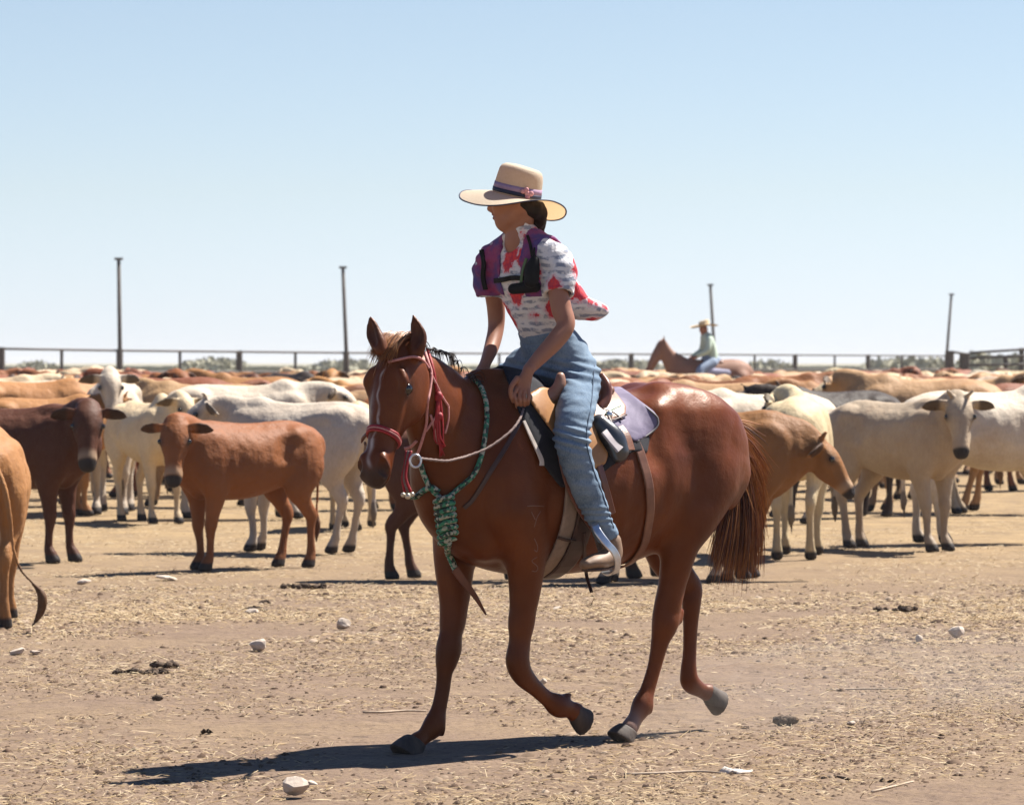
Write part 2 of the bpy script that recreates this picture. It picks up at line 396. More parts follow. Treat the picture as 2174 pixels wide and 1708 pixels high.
def leg_prims():
    L = []
    # left hind, standing
    L.append(hc([(1478, 925, .13, 60, 92), (1502, 1010, .16, 56, 82), (1476, 1080, .175, 48, 68), (1447, 1145, .165, 38, 48), (1432, 1215, .15, 28, 37), (1419, 1275, .14, 22, 29)], k=.05))
    L.append(hc([(1425, 1255, .14, 22, 29), (1416, 1295, .135, 24, 34), (1412, 1322, .135, 24, 33), (1402, 1358, .13, 17, 23), (1390, 1412, .125, 12, 18), (1374, 1466, .12, 13, 19), (1363, 1496, .12, 20, 24), (1350, 1522, .12, 15, 18), (1336, 1545, .12, 18, 20)], k=.02))
    L.append(C([H(1446, 1298, .135), H(1440, 1316, .135)], [.014, .018], k=.025))
    L.append(C([H(1376, 1500, .12), H(1378, 1508, .12)], [.018, .014], k=.02))
    # right hind, lifted behind
    L.append(hc([(1398, 930, -.14, 56, 80), (1405, 1030, -.17, 50, 80), (1404, 1120, -.175, 44, 62), (1418, 1185, -.15, 34, 46), (1445, 1222, -.13, 24, 32)], k=.05))
    L.append(hc([(1440, 1215, -.13, 24, 30), (1466, 1245, -.125, 20, 29), (1468, 1275, -.12, 18, 25), (1466, 1325, -.12, 13, 20), (1464, 1385, -.12, 12, 18), (1462, 1425, -.12, 17, 20), (1466, 1448, -.12, 19, 23), (1488, 1464, -.12, 15, 17), (1504, 1470, -.12, 18, 21)], k=.02))
    # right fore, standing
    L.append(hc([(975, 1070, -.18, 44, 56), (968, 1140, -.165, 40, 56), (965, 1200, -.15, 34, 48), (965, 1262, -.14, 27, 38), (961, 1320, -.135, 22, 29)], k=.05))
    L.append(hc([(963, 1305, -.135, 20, 27), (957, 1345, -.13, 22, 26), (953, 1375, -.13, 24, 30), (948, 1402, -.13, 20, 26), (944, 1424, -.13, 14, 20), (940, 1462, -.13, 12, 18), (931, 1506, -.13, 13, 19), (921, 1538, -.13, 20, 25), (902, 1560, -.13, 15, 18), (884, 1574, -.13, 18, 20)], k=.02))
    L.append(C([H(936, 1546, -.13), H(938, 1556, -.13)], [.016, .012], k=.02))
    # left fore, folded
    L.append(hc([(1088, 1080, .18, 44, 60), (1112, 1150, .165, 40, 56), (1116, 1210, .15, 33, 44), (1113, 1268, .145, 27, 35), (1106, 1325, .14, 22, 28)], k=.05))
    L.append(hc([(1108, 1315, .14, 22, 28), (1103, 1365, .14, 21, 25), (1099, 1403, .14, 24, 27), (1110, 1432, .14, 20, 24), (1138, 1461, .14, 13, 18), (1163, 1483, .14, 12, 18), (1185, 1497, .14, 20, 25), (1208, 1504, .14, 15, 19), (1222, 1512, .14, 18, 22)], k=.02))
    L.append(C([H(1200, 1480, .14), H(1208, 1474, .14)], [.016, .011], k=.015))
    return L
hT, hHd, hLg = horse_prims(), head_prims(), leg_prims()
HV, HQ = sculpt(hT + hHd + hLg, 0.0065, 2)
_n = vnormals(HV, HQ); _k = np.clip((HV[:, 2] - .75) / .2, 0, 1) * np.clip((HV[:, 1] - 15.62) / .1, 0, 1)
HV = HV + _n * (_k * (.0055 * wob(HV, (10, 10, 7), 51) + .0026 * wob(HV, (30, 30, 18), 52)))[:, None]
horse_root = empty('horse', G(1150, 1588), 0)
tag(horse_root, 'saddled chestnut horse trotting across the yard with a rider on its back', 'horse')
hm = NT('chestnut_coat', 0.40, 0.28)
hm.b.inputs['Specular Tint'].default_value = (1.0, .72, .58, 1)
hm.l.new(hm.ramp(hm.noise(7, 4), [(.3, .36), (.7, .50)]), hm.b.inputs['Roughness'])
mk = hm.mark()
pos = hm.co.outputs['Object']
base = hm.mix(hm.ramp(hm.noise(3.2, 3), [(.35, 0.0), (.7, 1.0)]), (.148, .038, .0085), (.062, .0145, .0036))
base = hm.mix(hm.ramp(hm.noise(120, 3, stretch=(1, 1, .25)), [(.3, 0.0), (.75, .55)]), base, (.10, .022, .007))
base = hm.mix(mk[0], base, (.030, .021, .019)); base = hm.mix(mk[1], base, (.62, .56, .52)); base = hm.mix(mk[2], base, (.05, .018, .01))
hm.base(base)
hm.bump(hm.noise(260, 2, stretch=(1, 1, .2)), .12, .002); hm.bump(hm.noise(16, 5, .65), .45, .008); hm.bump(hm.noise(60, 3), .25, .003)
hm.b.inputs['Sheen Weight'].default_value = .0; hm.b.inputs['Sheen Roughness'].default_value = .4; hm.b.inputs['Sheen Tint'].default_value = (.9, .5, .4, 1)
M_COAT = hm.m
hb = wobj('body', HV, HQ, M_COAT, horse_root)
HBVH = BVHTree.FromPolygons([Vector(v) for v in HV], HQ.tolist())
# markings: dark muzzle and ear insides, thin blaze, dusty pasterns
q = HV - OP; hx, hy, hz = q @ hA / HS, q @ hN / HS, q @ hL / HS
onhead = (hx > -.06) & (hx < .64) & (np.abs(hz) < .13) & (hy > -.2) & (hy < .13)
sm = lambda x, a, b: np.clip((x - a) / (b - a), 0, 1) ** 2 * (3 - 2 * np.clip((x - a) / (b - a), 0, 1))
mk_d = onhead * np.maximum(sm(hx + .5 * hy + .3 * np.abs(hz), .555, .60) * sm(hy, -.06, .0), sm(hx, .575, .60))
for z_ in (-1, 1): mk_d = np.maximum(mk_d, onhead * np.exp(-(np.linalg.norm(HV - hp(.550, .030, .062 * z_), axis=1) / .026) ** 2) * 1.2)
mk_d = np.clip(mk_d, 0, 1)
for e_ in (P(886, 712, 15.44), P(791, 708, 15.46)): mk_d = np.maximum(mk_d, .55 * np.exp(-(np.linalg.norm(HV - e_, axis=1) / .05) ** 2))
mk_d = np.maximum(mk_d, onhead * (np.exp(-(((hx - .19) / .042) ** 2 + ((hy - .02) / .034) ** 2)) * (np.abs(hz) > .07)))  # dark eye rings, with the shadow of the socket painted in
wv = .010 * np.sin(hx * 23) + .004 * np.sin(hx * 71)
mk_w = onhead * (hy > .02) * np.exp(-((hz - wv) / (.0040 + .005 * (hx > .42))) ** 2) * sm(hx, .11, .15) * (1 - sm(hx, .52, .56)) * (.45 + .2 * np.sin(hx * 60))
for (u_, v_, Yr) in ((1345, 1535, .06),):
    mk_w = np.maximum(mk_w, .30 * np.exp(-(np.linalg.norm(HV - H(u_, v_, .12), axis=1) / Yr) ** 2))
mk_b = np.zeros(len(HV))
for cc, l_ in (((952, 1385), -.13), ((941, 1460), -.13), ((1101, 1400), .14)):
    mk_b = np.maximum(mk_b, .45 * np.exp(-(np.linalg.norm(HV - H(*cc, l_), axis=1) / .12) ** 2))
setmark(hb.data, np.column_stack([mk_d * .9, mk_w, mk_b]))
# eyes
M_EYE = simple('dark_eye', (.006, .004, .003), (.012, .007, .004), .06, 20, spec=.8)
for z in (-1, 1):
    wobj('eye', *sphere(hp(.190, .018, .0865 * z), .0255, 16), M_EYE, horse_root)
# hooves
M_HOOF = simple('dusty_hoof', (.030, .021, .017), (.075, .050, .036), .75, 22, .4, 60, stretch=(1, 1, .3))
def hoof(cor, sole, toe, w=1.0):
    """cor: crown, sole: centre of the sole, toe: towards the toe"""
    n = unit(sole - cor); t = unit(toe - n * (np.dot(toe, n))); s_ = np.cross(n, t)
    pr = [C([cor + n * .0 - t * .004, cor * .5 + sole * .5 + t * .008, sole + t * .014, sole + n * .03 + t * .02], [.036 * w, .044 * w, .052 * w, .055 * w], [.038 * w, .049 * w, .058 * w, .060 * w], side=s_, k=.002, sub=2, cuts=((sole, n), (cor - n * .006, -n)))]
    V, Q = sculpt(pr, .005, 1); return wobj('hoof', V, Q, M_HOOF, horse_root)
hoof(H(882, 1574, -.13), H(862, 1607, -.13), -AXB, 1.18)
hoof(H(1333, 1549, .12), H(1320, 1574, .12), -AXB, 1.05)
hoof(H(1220, 1512, .14), H(1245, 1526, .14), unit(-AXB * .3 - UP), .95)
hoof(H(1503, 1470, -.12), H(1531, 1487, -.12), unit(-AXB * .2 - UP), .95)
# hair
M_HAIR = NT('chestnut_hair', .42, .5); M_HAIR.base(M_HAIR.ramp(M_HAIR.n.new('ShaderNodeNewGeometry').outputs['Random Per Island'], [(0, (.44, .19, .055)), (.4, (.30, .11, .03)), (.75, (.14, .042, .013)), (1, (.04, .013, .006))])); M_HAIR = M_HAIR.m
M_DARKHAIR = simple('dark_hair', (.016, .009, .007), (.03, .015, .01), .45, 60)
def strands(curves, n=3, mat=None, name='mane', parent=None):
    """curves: list of (pts, r0)"""
    VV = []; FF = []
    for pts, r0 in curves:
        m = len(pts); rad = r0 * (1 - .85 * (np.linspace(0, 1, m) ** 2)); V, Fc = tube(pts, rad, n); o = len(VV); VV.extend(V); FF.extend([tuple(i + o for i in q) for q in Fc])
    return wobj(name, VV, FF, mat or M_HAIR, parent)
def bez(a, b, c, d, m=12):
    t = np.linspace(0, 1, m)[:, None]; return (1 - t) ** 3 * a + 3 * (1 - t) ** 2 * t * b + 3 * (1 - t) * t * t * c + t ** 3 * d
cur = []
for i in range(1200):
    a = rng.uniform(0, 1); e = rng.uniform(0, 1); lt = rng.normal(0, .018)
    p0 = H(1524 + 22 * rng.uniform(), 874 + 46 * a, lt * 1.2)
    w = rng.normal(0, 1, 3)
    if i % 4 == 0:      # outer flying locks
        p1 = H(1556 + 14 * w[0] * .6, 905 + 10 * w[1], lt); p2 = H(1585 + 14 * w[0], 965 + 20 * w[1], lt * 3)
        p3 = H(1612 + 10 * w[0], 1010 + 35 * w[1], lt * 4)
        if i % 3 == 0: p2 = H(1592 + 8 * w[0], 985, lt * 2); p3 = H(1612 + 8 * w[0], 1120 + 40 * w[1], lt * 3)
    else:
        p1 = H(1572 + 10 * w[0], 945 + 12 * w[1], lt); p2 = H(1544 + 84 * e + 5 * w[0], 1050 + 15 * w[1], lt * 3)
        p3 = H(1508 + 108 * e + 6 * w[0], 1208 + 22 * rng.normal() - 40 * abs(e - .45), lt * 3.5)
    cur.append((bez(p0, p1, p2, p3, 14), rng.uniform(.0022, .0048)))
strands(cur, 3, M_HAIR, 'tail', horse_root)
M_GOLD = NT('sunlit_hair', .45, .4); M_GOLD.base(M_GOLD.ramp(M_GOLD.n.new('ShaderNodeNewGeometry').outputs['Random Per Island'], [(0, (.50, .24, .075)), (.5, (.34, .13, .035)), (1, (.16, .05, .015))])); M_GOLD = M_GOLD.m
cur = []
for i in range(380):       # outer locks lifted by the trot, sunlight painted in as gold
    w = rng.normal(0, 1, 3); e = rng.uniform(0, 1); p0 = H(1500 + 34 * e + 3 * w[0], 852 + 34 * e + 4 * w[1], .01 * w[2])
    end = H(1618 + 10 * w[0], 990 + 45 * abs(w[1]), .05 * w[2]) if i % 2 else H(1620 + 8 * w[0] - 10 * e, 1060 + 85 * rng.uniform(), .05 * w[2])
    cur.append((bez(p0, H(1562 + 5 * w[0], 888 + 8 * w[1], .02), H(1592 + 6 * w[0] + 8 * e, 955 + 12 * w[1], .03 * w[2]), end, 14), rng.uniform(.002, .0042)))
strands(cur, 3, M_GOLD, 'tail_locks', horse_root)
dock = C([H(1508, 872), H(1540, 905), H(1556, 960), H(1556, 1030)], [.035, .036, .03, .018], k=.01)
wobj('dock', *sculpt([dock], .008, 1), M_COAT, horse_root)
cur = []
for i in range(70):       # mane wisps along the crest, mostly fallen to the far side
    t = rng.uniform(0, 1); pc = np.array([P(858, 712, 15.56), P(905, 738, 15.66), P(950, 755, 15.74), P(992, 797, 15.84), P(1020, 812, 15.95)])
    q_, _ = catmull(pc, np.ones((5, 1)), 10); p0 = q_[int(t * (len(q_) - 1))] - UP * .004
    dz = rng.normal(0, .5); out = np.array([.018 + .012 * rng.normal(), .02, .006 + .010 * abs(rng.normal())]) * (1 if i % 5 else 1.9)
    cur.append((bez(p0, p0 + out * .6, p0 + out + [0, .03, 0], p0 + out * 1.3 + [.0, .06, -.06 - .05 * rng.uniform()], 8), rng.uniform(.0018, .0035)))
strands(cur, 3, M_DARKHAIR, 'mane', horse_root)
cur = []
for i in range(330):       # forelock over the brow
    z = rng.uniform(-.062, .058); p0 = hp(-.030 - .02 * rng.uniform(), -.05 + .03 * rng.uniform(), z * .9); w = rng.normal(0, 1, 3)
    cur.append((bez(p0, p0 + hN * .04 + UP * (.045 + .01 * w[1]) + hL * .01 * w[0], hp(-.01, .085, z * 1.1 + .01 * w[0] - .01), hp(.05 + .04 * abs(w[1]), .098, z * 1.0 + .012 * w[2] - .012), 10), rng.uniform(.0018, .0032)))
strands(cur, 3, M_HAIR, 'forelock', horse_root)
# ------------------------------------------------------------------ rays onto what has been built
EYE = Vector((0, 0, CH))
def cast(u, v, bv=None):
    d = Vector(unit(P(u, v, 10.0) - np.array(EYE)))
    h = (bv or HBVH).ray_cast(EYE, d)
    if h[0] is None: return None, None
    return np.array(h[0]), np.array(h[1])
def drape(uv, gap=.004, Y0=None, Y1=None, bv=None, n=6, taut=False):
    """pixel path laid on the surface; where there is no surface it spans freely"""
    q, _ = catmull(np.array([(a[0], a[1], 0) for a in uv], float), np.ones((len(uv), 1)), n)
    Y = np.full(len(q), np.nan); N = np.tile([0, -1.0, 0.3], (len(q), 1))
    for i, a in enumerate(q):
        p, nn = cast(a[0], a[1], bv)
        if p is not None: Y[i] = p[1] - gap; N[i] = nn if nn[1] < 0 else -nn
    sf = Y.copy(); ok = ~np.isnan(Y)
    if Y0 is not None: Y[0] = Y0
    if Y1 is not None: Y[-1] = Y1
    if taut:
        t = np.linspace(0, 1, len(q)); L = Y[0] + (Y[-1] - Y[0]) * t; Y = np.where(ok, np.minimum(L, sf), L)
    else:
        ok = ~np.isnan(Y); Y = np.interp(np.arange(len(q)), np.where(ok)[0], Y[ok])
    for _ in range(2):
        Y[1:-1] = (Y[:-2] + Y[1:-1] * 2 + Y[2:]) / 4
        Y = np.where(~np.isnan(sf), np.minimum(Y, np.where(np.isnan(sf), 99, sf)), Y)
    for _ in range(2): N[1:-1] = (N[:-2] + N[1:-1] * 2 + N[2:]) / 4
    return np.array([P(a[0], a[1], y) for a, y in zip(q, Y)]), N
def ring(c, axis, a0=0, a1=360, n=48, ref=None, bv=None, gap=.003):
    """points where a plane through c cuts the body, angles from ref"""
    axis = unit(axis); ref = unit(ref - axis * (ref @ axis)); oth = np.cross(axis, ref); P_, N_ = [], []
    for t in np.linspace(a0, a1, n, endpoint=abs(a1 - a0) < 359):
        d = ref * math.cos(R(t)) + oth * math.sin(R(t))
        h = (bv or HBVH).ray_cast(Vector(c), Vector(d), 1.0)
        best = None; o = Vector(c)
        if h[0] is None: continue
        P_.append(np.array(h[0]) + d * gap); N_.append(d)
    return np.array(P_), np.array(N_)
def ptube(name, pts, r, mat, root, sub=1, n=8): return wobj(name, *tube(pts, r, n, sub=sub), mat, root)
def pribbon(name, pts, nr, w, t, mat, root, closed=False): return wobj(name, *ribbon(pts, nr, w, t, closed), mat, root, False)

# ------------------------------------------------------------------ shells that follow the horse's trunk (cloth, flaps)
p0h = np.array([0, 16.10, 0])
def poly_sd(u, v, poly):
    poly = np.array(poly, float); d = np.full(u.shape, 1e9, np.float32); ins = np.zeros(u.shape, bool)
    for i in range(len(poly)):
        a, b = poly[i], poly[(i + 1) % len(poly)]; e = b - a
        t = np.clip(((u - a[0]) * e[0] + (v - a[1]) * e[1]) / (e @ e), 0, 1)
        d = np.minimum(d, np.hypot(u - a[0] - t * e[0], v - a[1] - t * e[1]))
        c = (a[1] > v) != (b[1] > v)
        if abs(e[1]) > 1e-9: ins ^= c & (u < a[0] + (v - a[1]) * e[0] / e[1])
    return np.where(ins, -d, d)
SH = .008
slo, shi = np.array([-.30, 15.55, .55]), np.array([.95, 17.15, 1.66])
shf, slo = field(hT + hLg[:1] + hLg[4:7:2], SH, slo, shi)
gx = [slo[i] + SH * np.arange(shf.shape[i]) for i in range(3)]
GX, GYY, GZ = np.meshgrid(*gx, indexing='ij')
gl = (GX - p0h[0]) * LT[0] + (GYY - p0h[1]) * LT[1]
mx = np.where(gl < 0, GX - 2 * gl * LT[0], GX); my = np.where(gl < 0, GYY - 2 * gl * LT[1], GYY)
gu = UC + mx / my * F; gv = VH + (CH - GZ) / my * F
def shell(name, poly, t0, t1, mat, root, rnd=6):
    pd = (poly_sd(gu, gv, poly)) * PX
    f = np.maximum(np.maximum(shf - t1, -(shf + .014)), pd).astype(np.float32)
    V, Q = nets(f, slo, SH, 3)
    return wobj(name, V, Q, mat, root)

# ------------------------------------------------------------------ rider
rider = empty('person', tuple(H(1180, 770)), 0)
tag(rider, 'rider on the chestnut horse in straw hat, red-flowered white shirt and blue jeans', 'person')
def hcr(rows, **kw): return hc(rows, **kw)
fd = unit([-1, .10, -.06]); fu = unit(np.array([0, 0, 1.0]) - fd * fd[2]); fl = np.cross(fu, fd)
HC = H(1098, 420)
def fp(x, y, z): return HC + fd * x + fl * y + fu * z
sk = []
sk.append(hc([(1182, 765, 0, 60, 40), (1172, 735, 0, 60, 38), (1158, 700, 0, 52, 35), (1140, 650, 0, 58, 40), (1125, 600, 0, 64, 44), (1118, 560, 0, 66, 40), (1112, 530, 0, 58, 30), (1106, 514, 0, 34, 28)], k=.03))
sk.append(C([H(1108, 530), H(1100, 500), fp(-.022, 0, -.06)], [.062, .050, .054], k=.03))
sk.append(C([fp(-.030, 0, -.01), fp(.01, 0, .0), fp(.04, 0, -.005)], [.062, .068, .060], [.062, .066, .060], side=fl, k=.03))
sk.append(C([fp(.05, 0, .0), fp(.058, 0, -.055), fp(.066, 0, -.085), fp(.062, 0, -.102)], [.056, .048, .034, .022], [.05, .042, .030, .020], side=fl, k=.03))
for z in (-1, 1):
    sk.append(C([fp(-.015, .052 * z, -.045), fp(.03, .040 * z, -.085), fp(.06, .012 * z, -.103)], [.024, .022, .018], k=.03))
    sk.append(C([fp(.075, .034 * z, -.032)], .02, k=.02))
    sk.append(C([fp(-.02, .060 * z, -.055), fp(-.016, .064 * z, -.028)], [.010, .017], [.014, .02], side=fl, k=.006))
    sk.append(C([fp(.088, .030 * z, .002)], .014, k=.012, neg=True))
sk.append(C([fp(.090, 0, .005), fp(.104, 0, -.02), fp(.112, 0, -.036)], [.010, .010, .013], k=.012))
sk.append(C([fp(.104, .010, -.044), fp(.104, -.010, -.044)], .008, k=.01))
sk.append(C([fp(.093, .018, -.063), fp(.101, 0, -.061), fp(.093, -.018, -.063)], [.003, .0065, .003], k=.004))
sk.append(C([fp(.090, .016, -.074), fp(.098, 0, -.075), fp(.090, -.016, -.074)], [.003, .0075, .003], k=.004))
sk.append(C([fp(.092, .020, -.0685), fp(.104, 0, -.068), fp(.092, -.020, -.0685)], [.002, .0028, .002], k=.003, neg=True))
# arms
sk.append(hc([(1085, 536, -.09, 24, 22), (1052, 562, -.16, 20, 19), (1047, 610, -.195, 20, 19), (1053, 655, -.215, 19, 20), (1053, 695, -.215, 17, 18), (1044, 735, -.18, 15, 17), (1030, 772, -.12, 11, 13), (1024, 792, -.10, 13, 17), (1022, 808, -.08, 11, 15)], k=.02))
sk.append(hc([(1142, 536, .09, 24, 22), (1174, 562, .165, 20, 19), (1183, 610, .195, 22, 20), (1192, 655, .215, 22, 22), (1201, 690, .24, 19, 20), (1180, 722, .235, 18, 20), (1150, 754, .22, 15, 17), (1124, 782, .21, 11.5, 13)], k=.02))
hx_ = unit([1, -.25, .1]); HY = H(1118, 790, .21)[1]
sk.append(C([P(1123, 783, HY), P(1117, 798, HY), P(1110, 816, HY), P(1108, 828, HY - .004)], [.021, .027, .034, .035], [.017, .018, .015, .011], side=hx_, k=.012))
for i in range(4):
    a = P(1093.5 + 9.8 * i, 834 + 1.0 * i, HY - .012 - .0025 * i); b = P(1095.5 + 8.8 * i, 852 - .5 * i, HY - .018 - .002 * i); c = P(1099 + 7.2 * i, 867 - 2.5 * i - 2 * (i == 3), HY + .006); d = P(1103 + 5 * i, 860 - 2 * i, HY + .022)
    sk.append(C([P(1103 + 6 * i, 818, HY), a, b, c, d], [.010, .0080, .0076, .0072, .0064], k=.002, sub=5))
sk.append(C([P(1098, 803, HY - .008), P(1086, 820, HY - .020), P(1084, 838, HY - .018), P(1089, 852, HY - .006)], [.012, .0105, .0085, .0070], k=.006))
for (r0, s_) in (((1021, 806), 0), ((1025, 810), 1), ((1029, 812), 2)):
    sk.append(C([P(r0[0], r0[1] - 8, H(1024, 800, -.09)[1]), P(r0[0], r0[1] + 8, H(1024, 800, -.09)[1] - .01), P(r0[0] + 2, r0[1] + 14, H(1024, 800, -.09)[1] + .015)], [.009, .009, .008], k=.004))
# legs inside the jeans
sk.append(hc([(1205, 772, .07, 26, 26), (1226, 830, .2, 26, 26), (1216, 935, .33, 24, 24), (1240, 1020, .34, 24, 24), (1285, 1130, .335, 15, 16), (1298, 1165, .335, 14, 15)], k=.02))
sk.append(hc([(1160, 772, -.07, 26, 26), (1085, 805, -.22, 26, 26), (1066, 860, -.32, 24, 24), (1085, 960, -.34, 24, 24), (1115, 1110, -.335, 15, 16)], k=.02))
SV, SQ = sculpt(sk, .0035, 1)
M_SKIN = NT('tanned_skin', .5, .4); M_SKIN.base(M_SKIN.mix(M_SKIN.mark()[0], M_SKIN.mix(M_SKIN.noise(25, 3), (.33, .15, .092), (.25, .105, .062)), (.16, .022, .022)))
M_SKIN.b.inputs['Subsurface Weight'].default_value = .08; M_SKIN.b.inputs['Subsurface Radius'].default_value = (.02, .008, .004); M_SKIN.b.inputs['Subsurface Scale'].default_value = .3; M_SKIN.bump(M_SKIN.noise(220, 2), .08, .001); M_SKIN = M_SKIN.m
bd_ = wobj('body', SV, SQ, M_SKIN, rider); setmark(bd_.data, np.column_stack([np.exp(-(np.minimum(np.linalg.norm((SV - fp(.099, 0, -.068)) * [1, .6, 1], axis=1), 9) / .016) ** 2)] * 3))
# jeans
jn = [hc([(1180, 772, 0, 82, 56), (1172, 740, 0, 80, 54), (1160, 708, 0, 66, 47), (1158, 698, 0, 64, 46)], k=.03)]
jn[0]['cuts'] = ((H(1159, 700), unit(H(1155, 690) - H(1160, 706))),)
lo_cut = (H(1290, 1141, .335), unit(H(1300, 1165, .335) - H(1285, 1128, .335)))
jn.append(hc([(1205, 765, .07, 50, 54), (1229, 800, .13, 44, 47), (1229, 838, .2, 40, 42), (1221, 876, .28, 40, 41), (1214, 935, .33, 36, 38), (1228, 990, .335, 33, 35), (1248, 1045, .335, 31, 32), (1272, 1098, .335, 26, 27), (1290, 1140, .335, 23, 24), (1298, 1160, .335, 23, 24)], k=.03)); jn[-1]['cuts'] = (lo_cut,)
jn.append(hc([(1160, 768, -.07, 48, 50), (1105, 790, -.18, 42, 44), (1070, 850, -.30, 38, 38), (1080, 950, -.35, 34, 34), (1100, 1060, -.35, 27, 27), (1115, 1120, -.345, 24, 24)], k=.03))
JV, JQ = sculpt(jn, .006, 1)
JN = vnormals(JV, JQ)
ptop = np.clip((1.74 - JV[:, 2]) / .4, 0, 1)
amp = .0042 * wob(JV, (18, 18, 40), 3) + .0018 * wob(JV, (50, 50, 90), 5)
amp += .006 * np.exp(-((JV[:, 2] - H(0, 790)[2]) / .05) ** 2) * np.sin(JV[:, 2] * 170 + JV[:, 0] * 40)
amp += .007 * np.exp(-((JV[:, 2] - H(0, 945)[2]) / .05) ** 2) * np.sin(JV[:, 2] * 200 + JV[:, 0] * 60) + .004 * np.exp(-((JV[:, 2] - H(0, 1125)[2]) / .04) ** 2) * np.sin(JV[:, 2] * 260)
JV = JV + JN * amp[:, None]
mj = NT('blue_denim', .85, .2)
jb = mj.mix(mj.ramp(mj.noise(7, 5, .7), [(.35, 0.0), (.68, 1.0)]), (.065, .11, .175), (.18, .245, .32))
jb = mj.mix(mj.ramp(mj.noise(220, 2, stretch=(1, 1, .35)), [(.35, 0.0), (.8, .5)]), jb, (.26, .32, .37)); mj.base(jb); mj.bump(mj.noise(400, 2), .25, .001); mj.bump(mj.noise(30, 4, stretch=(1, 1, 2.2)), .35, .006)
wobj('jeans', JV, JQ, mj.m, rider)
# belt line and seam down the thigh
M_SEAM = simple('seam_thread', (.05, .08, .13), rough=.9)
JB = BVHTree.FromPolygons([Vector(v) for v in JV], JQ.tolist())
pt, nr = drape([(1262, 775), (1256, 850), (1245, 930), (1258, 990), (1280, 1050), (1303, 1120)], .001, bv=JB); ptube('side_seam', pt, .0025, M_SEAM, rider)
wst, nr = ring(H(1160, 703), unit(H(1155, 690) - H(1160, 706)), ref=LT, bv=JB, gap=.002)
pribbon('waistband', wst, nr, .036, .004, mj.m, rider, True)
# boots
M_BOOT = simple('tan_boot', (.25, .155, .095), (.16, .095, .055), .6, 20, .2); M_SOLE = simple('boot_sole', (.09, .05, .035), rough=.8)
for sgn, pts_ in ((1, [(1298, 1150, .335), (1299, 1176, .335), (1282, 1187, .345), (1260, 1192, .355), (1243, 1197, .36)]), (-1, [(1112, 1110, -.34), (1118, 1160, -.34), (1090, 1175, -.35), (1068, 1182, -.355), (1052, 1188, -.36)])):
    a = [H(*q_) for q_ in pts_]
    V, Q = sculpt([C(a, [.038, .040, .041, .044, .032], [.042, .044, .036, .030, .022], side=LT, k=.01)], .005, 1)
    bt = wobj('boot', V, Q, M_BOOT, rider)
    o_ = np.array([0, 0, -.034]); V, Q = sculpt([C([a[1] + o_ * 1.3, a[2] + o_ * 1.1, a[3] + o_ * .9, a[4] + o_ * .7], [.034, .032, .042, .026], [.012, .008, .008, .007], side=LT, k=.005)], .005, 1)
    wobj('sole', V, Q, M_SOLE, rider).parent = rider
# shirt
sh = [hc([(1166, 716, 0, 60, 42), (1156, 692, 0, 66, 48), (1140, 650, 0, 74, 54), (1126, 602, 0, 82, 60), (1118, 562, 0, 84, 56), (1112, 530, 0, 74, 42), (1108, 512, 0, 46, 37), (1106, 498, 0, 38, 33)], k=.03)]
def cutat(a, b): return (H(*b), unit(H(*b) - H(*a)))
sh.append(hc([(1150, 536, .10, 40, 36), (1180, 556, .16, 40, 35), (1190, 585, .185, 40, 35), (1185, 632, .2, 34, 30)], k=.04)); sh[-1]['cuts'] = (cutat((1190, 585, .185), (1186, 624, .2)),)
sh.append(hc([(1078, 536, -.10, 38, 34), (1047, 554, -.16, 32, 32), (1037, 582, -.19, 31, 30), (1044, 634, -.2, 27, 25)], k=.04)); sh[-1]['cuts'] = (cutat((1036, 585, -.19), (1043, 624, -.2)),)
sh.append(hc([(1180, 600, .0, 60, 34), (1205, 640, .02, 60, 30), (1235, 655, .03, 62, 24), (1254, 660, .03, 50, 20)], k=.05))      # back blown out by the wind
sh.append(hc([(1187, 611, .195, 25, 21), (1185, 640, .2, 29, 25)], k=.002)); sh[-1]['neg'] = True
sh.append(hc([(1041, 611, -.195, 22, 20), (1046, 640, -.2, 23, 21)], k=.002)); sh[-1]['neg'] = True
sh.append(C([H(1092, 520), H(1078, 506)], [.034, .05], k=.004, neg=True))
V, Q = sculpt(sh, .006, 1); N_ = vnormals(V, Q)
bk = np.exp(-(np.linalg.norm(V - H(1225, 650, .03), axis=1) / .10) ** 2)
V = V + N_ * (.006 * wob(V, (20, 20, 40), 11) + .0035 * wob(V, (48, 48, 60), 12) + .004 * bk * wob(V, (50, 50, 70), 13))[:, None]
ms = NT('flowered_shirt', .85, .2)
wv_ = ms.sep(); zz = ms.math('ADD', wv_[2], ms.math('MULTIPLY', ms.noise(9, 3), .05))
stripe = ms.ramp(ms.math('FRACT', ms.math('MULTIPLY', zz, 34.0)), [(0.0, 1.0), (.45, 1.0), (.55, 0.0), (.95, 0.0), (1.0, 1.0)])
brk = ms.ramp(ms.noise(28, 3), [(.42, 0.0), (.56, 1.0)])
cb = ms.mix(ms.math('MULTIPLY', stripe, brk), (.62, .60, .60), (.24, .26, .32))
dv = ms.n.new('ShaderNodeVectorMath'); dv.operation = 'MULTIPLY_ADD'; dv.inputs[1].default_value = (.035, .035, .035); nz = ms.n.new('ShaderNodeTexNoise'); nz.inputs['Scale'].default_value = 32; nz.inputs['Detail'].default_value = 2; ms.l.new(ms.co.outputs['Object'], nz.inputs[0]); ms.l.new(nz.outputs['Color'], dv.inputs[0]); ms.l.new(ms.co.outputs['Object'], dv.inputs[2])
fl1 = ms.voro(10.5, vec=dv.outputs[0]); fl2 = ms.noise(60, 4); pet = ms.math('ADD', fl1, ms.math('MULTIPLY', fl2, .42))
fm = ms.ramp(pet, [(.58, 1.0), (.64, 0.0)]); fm2 = ms.ramp(pet, [(.66, 1.0), (.74, 0.0)])
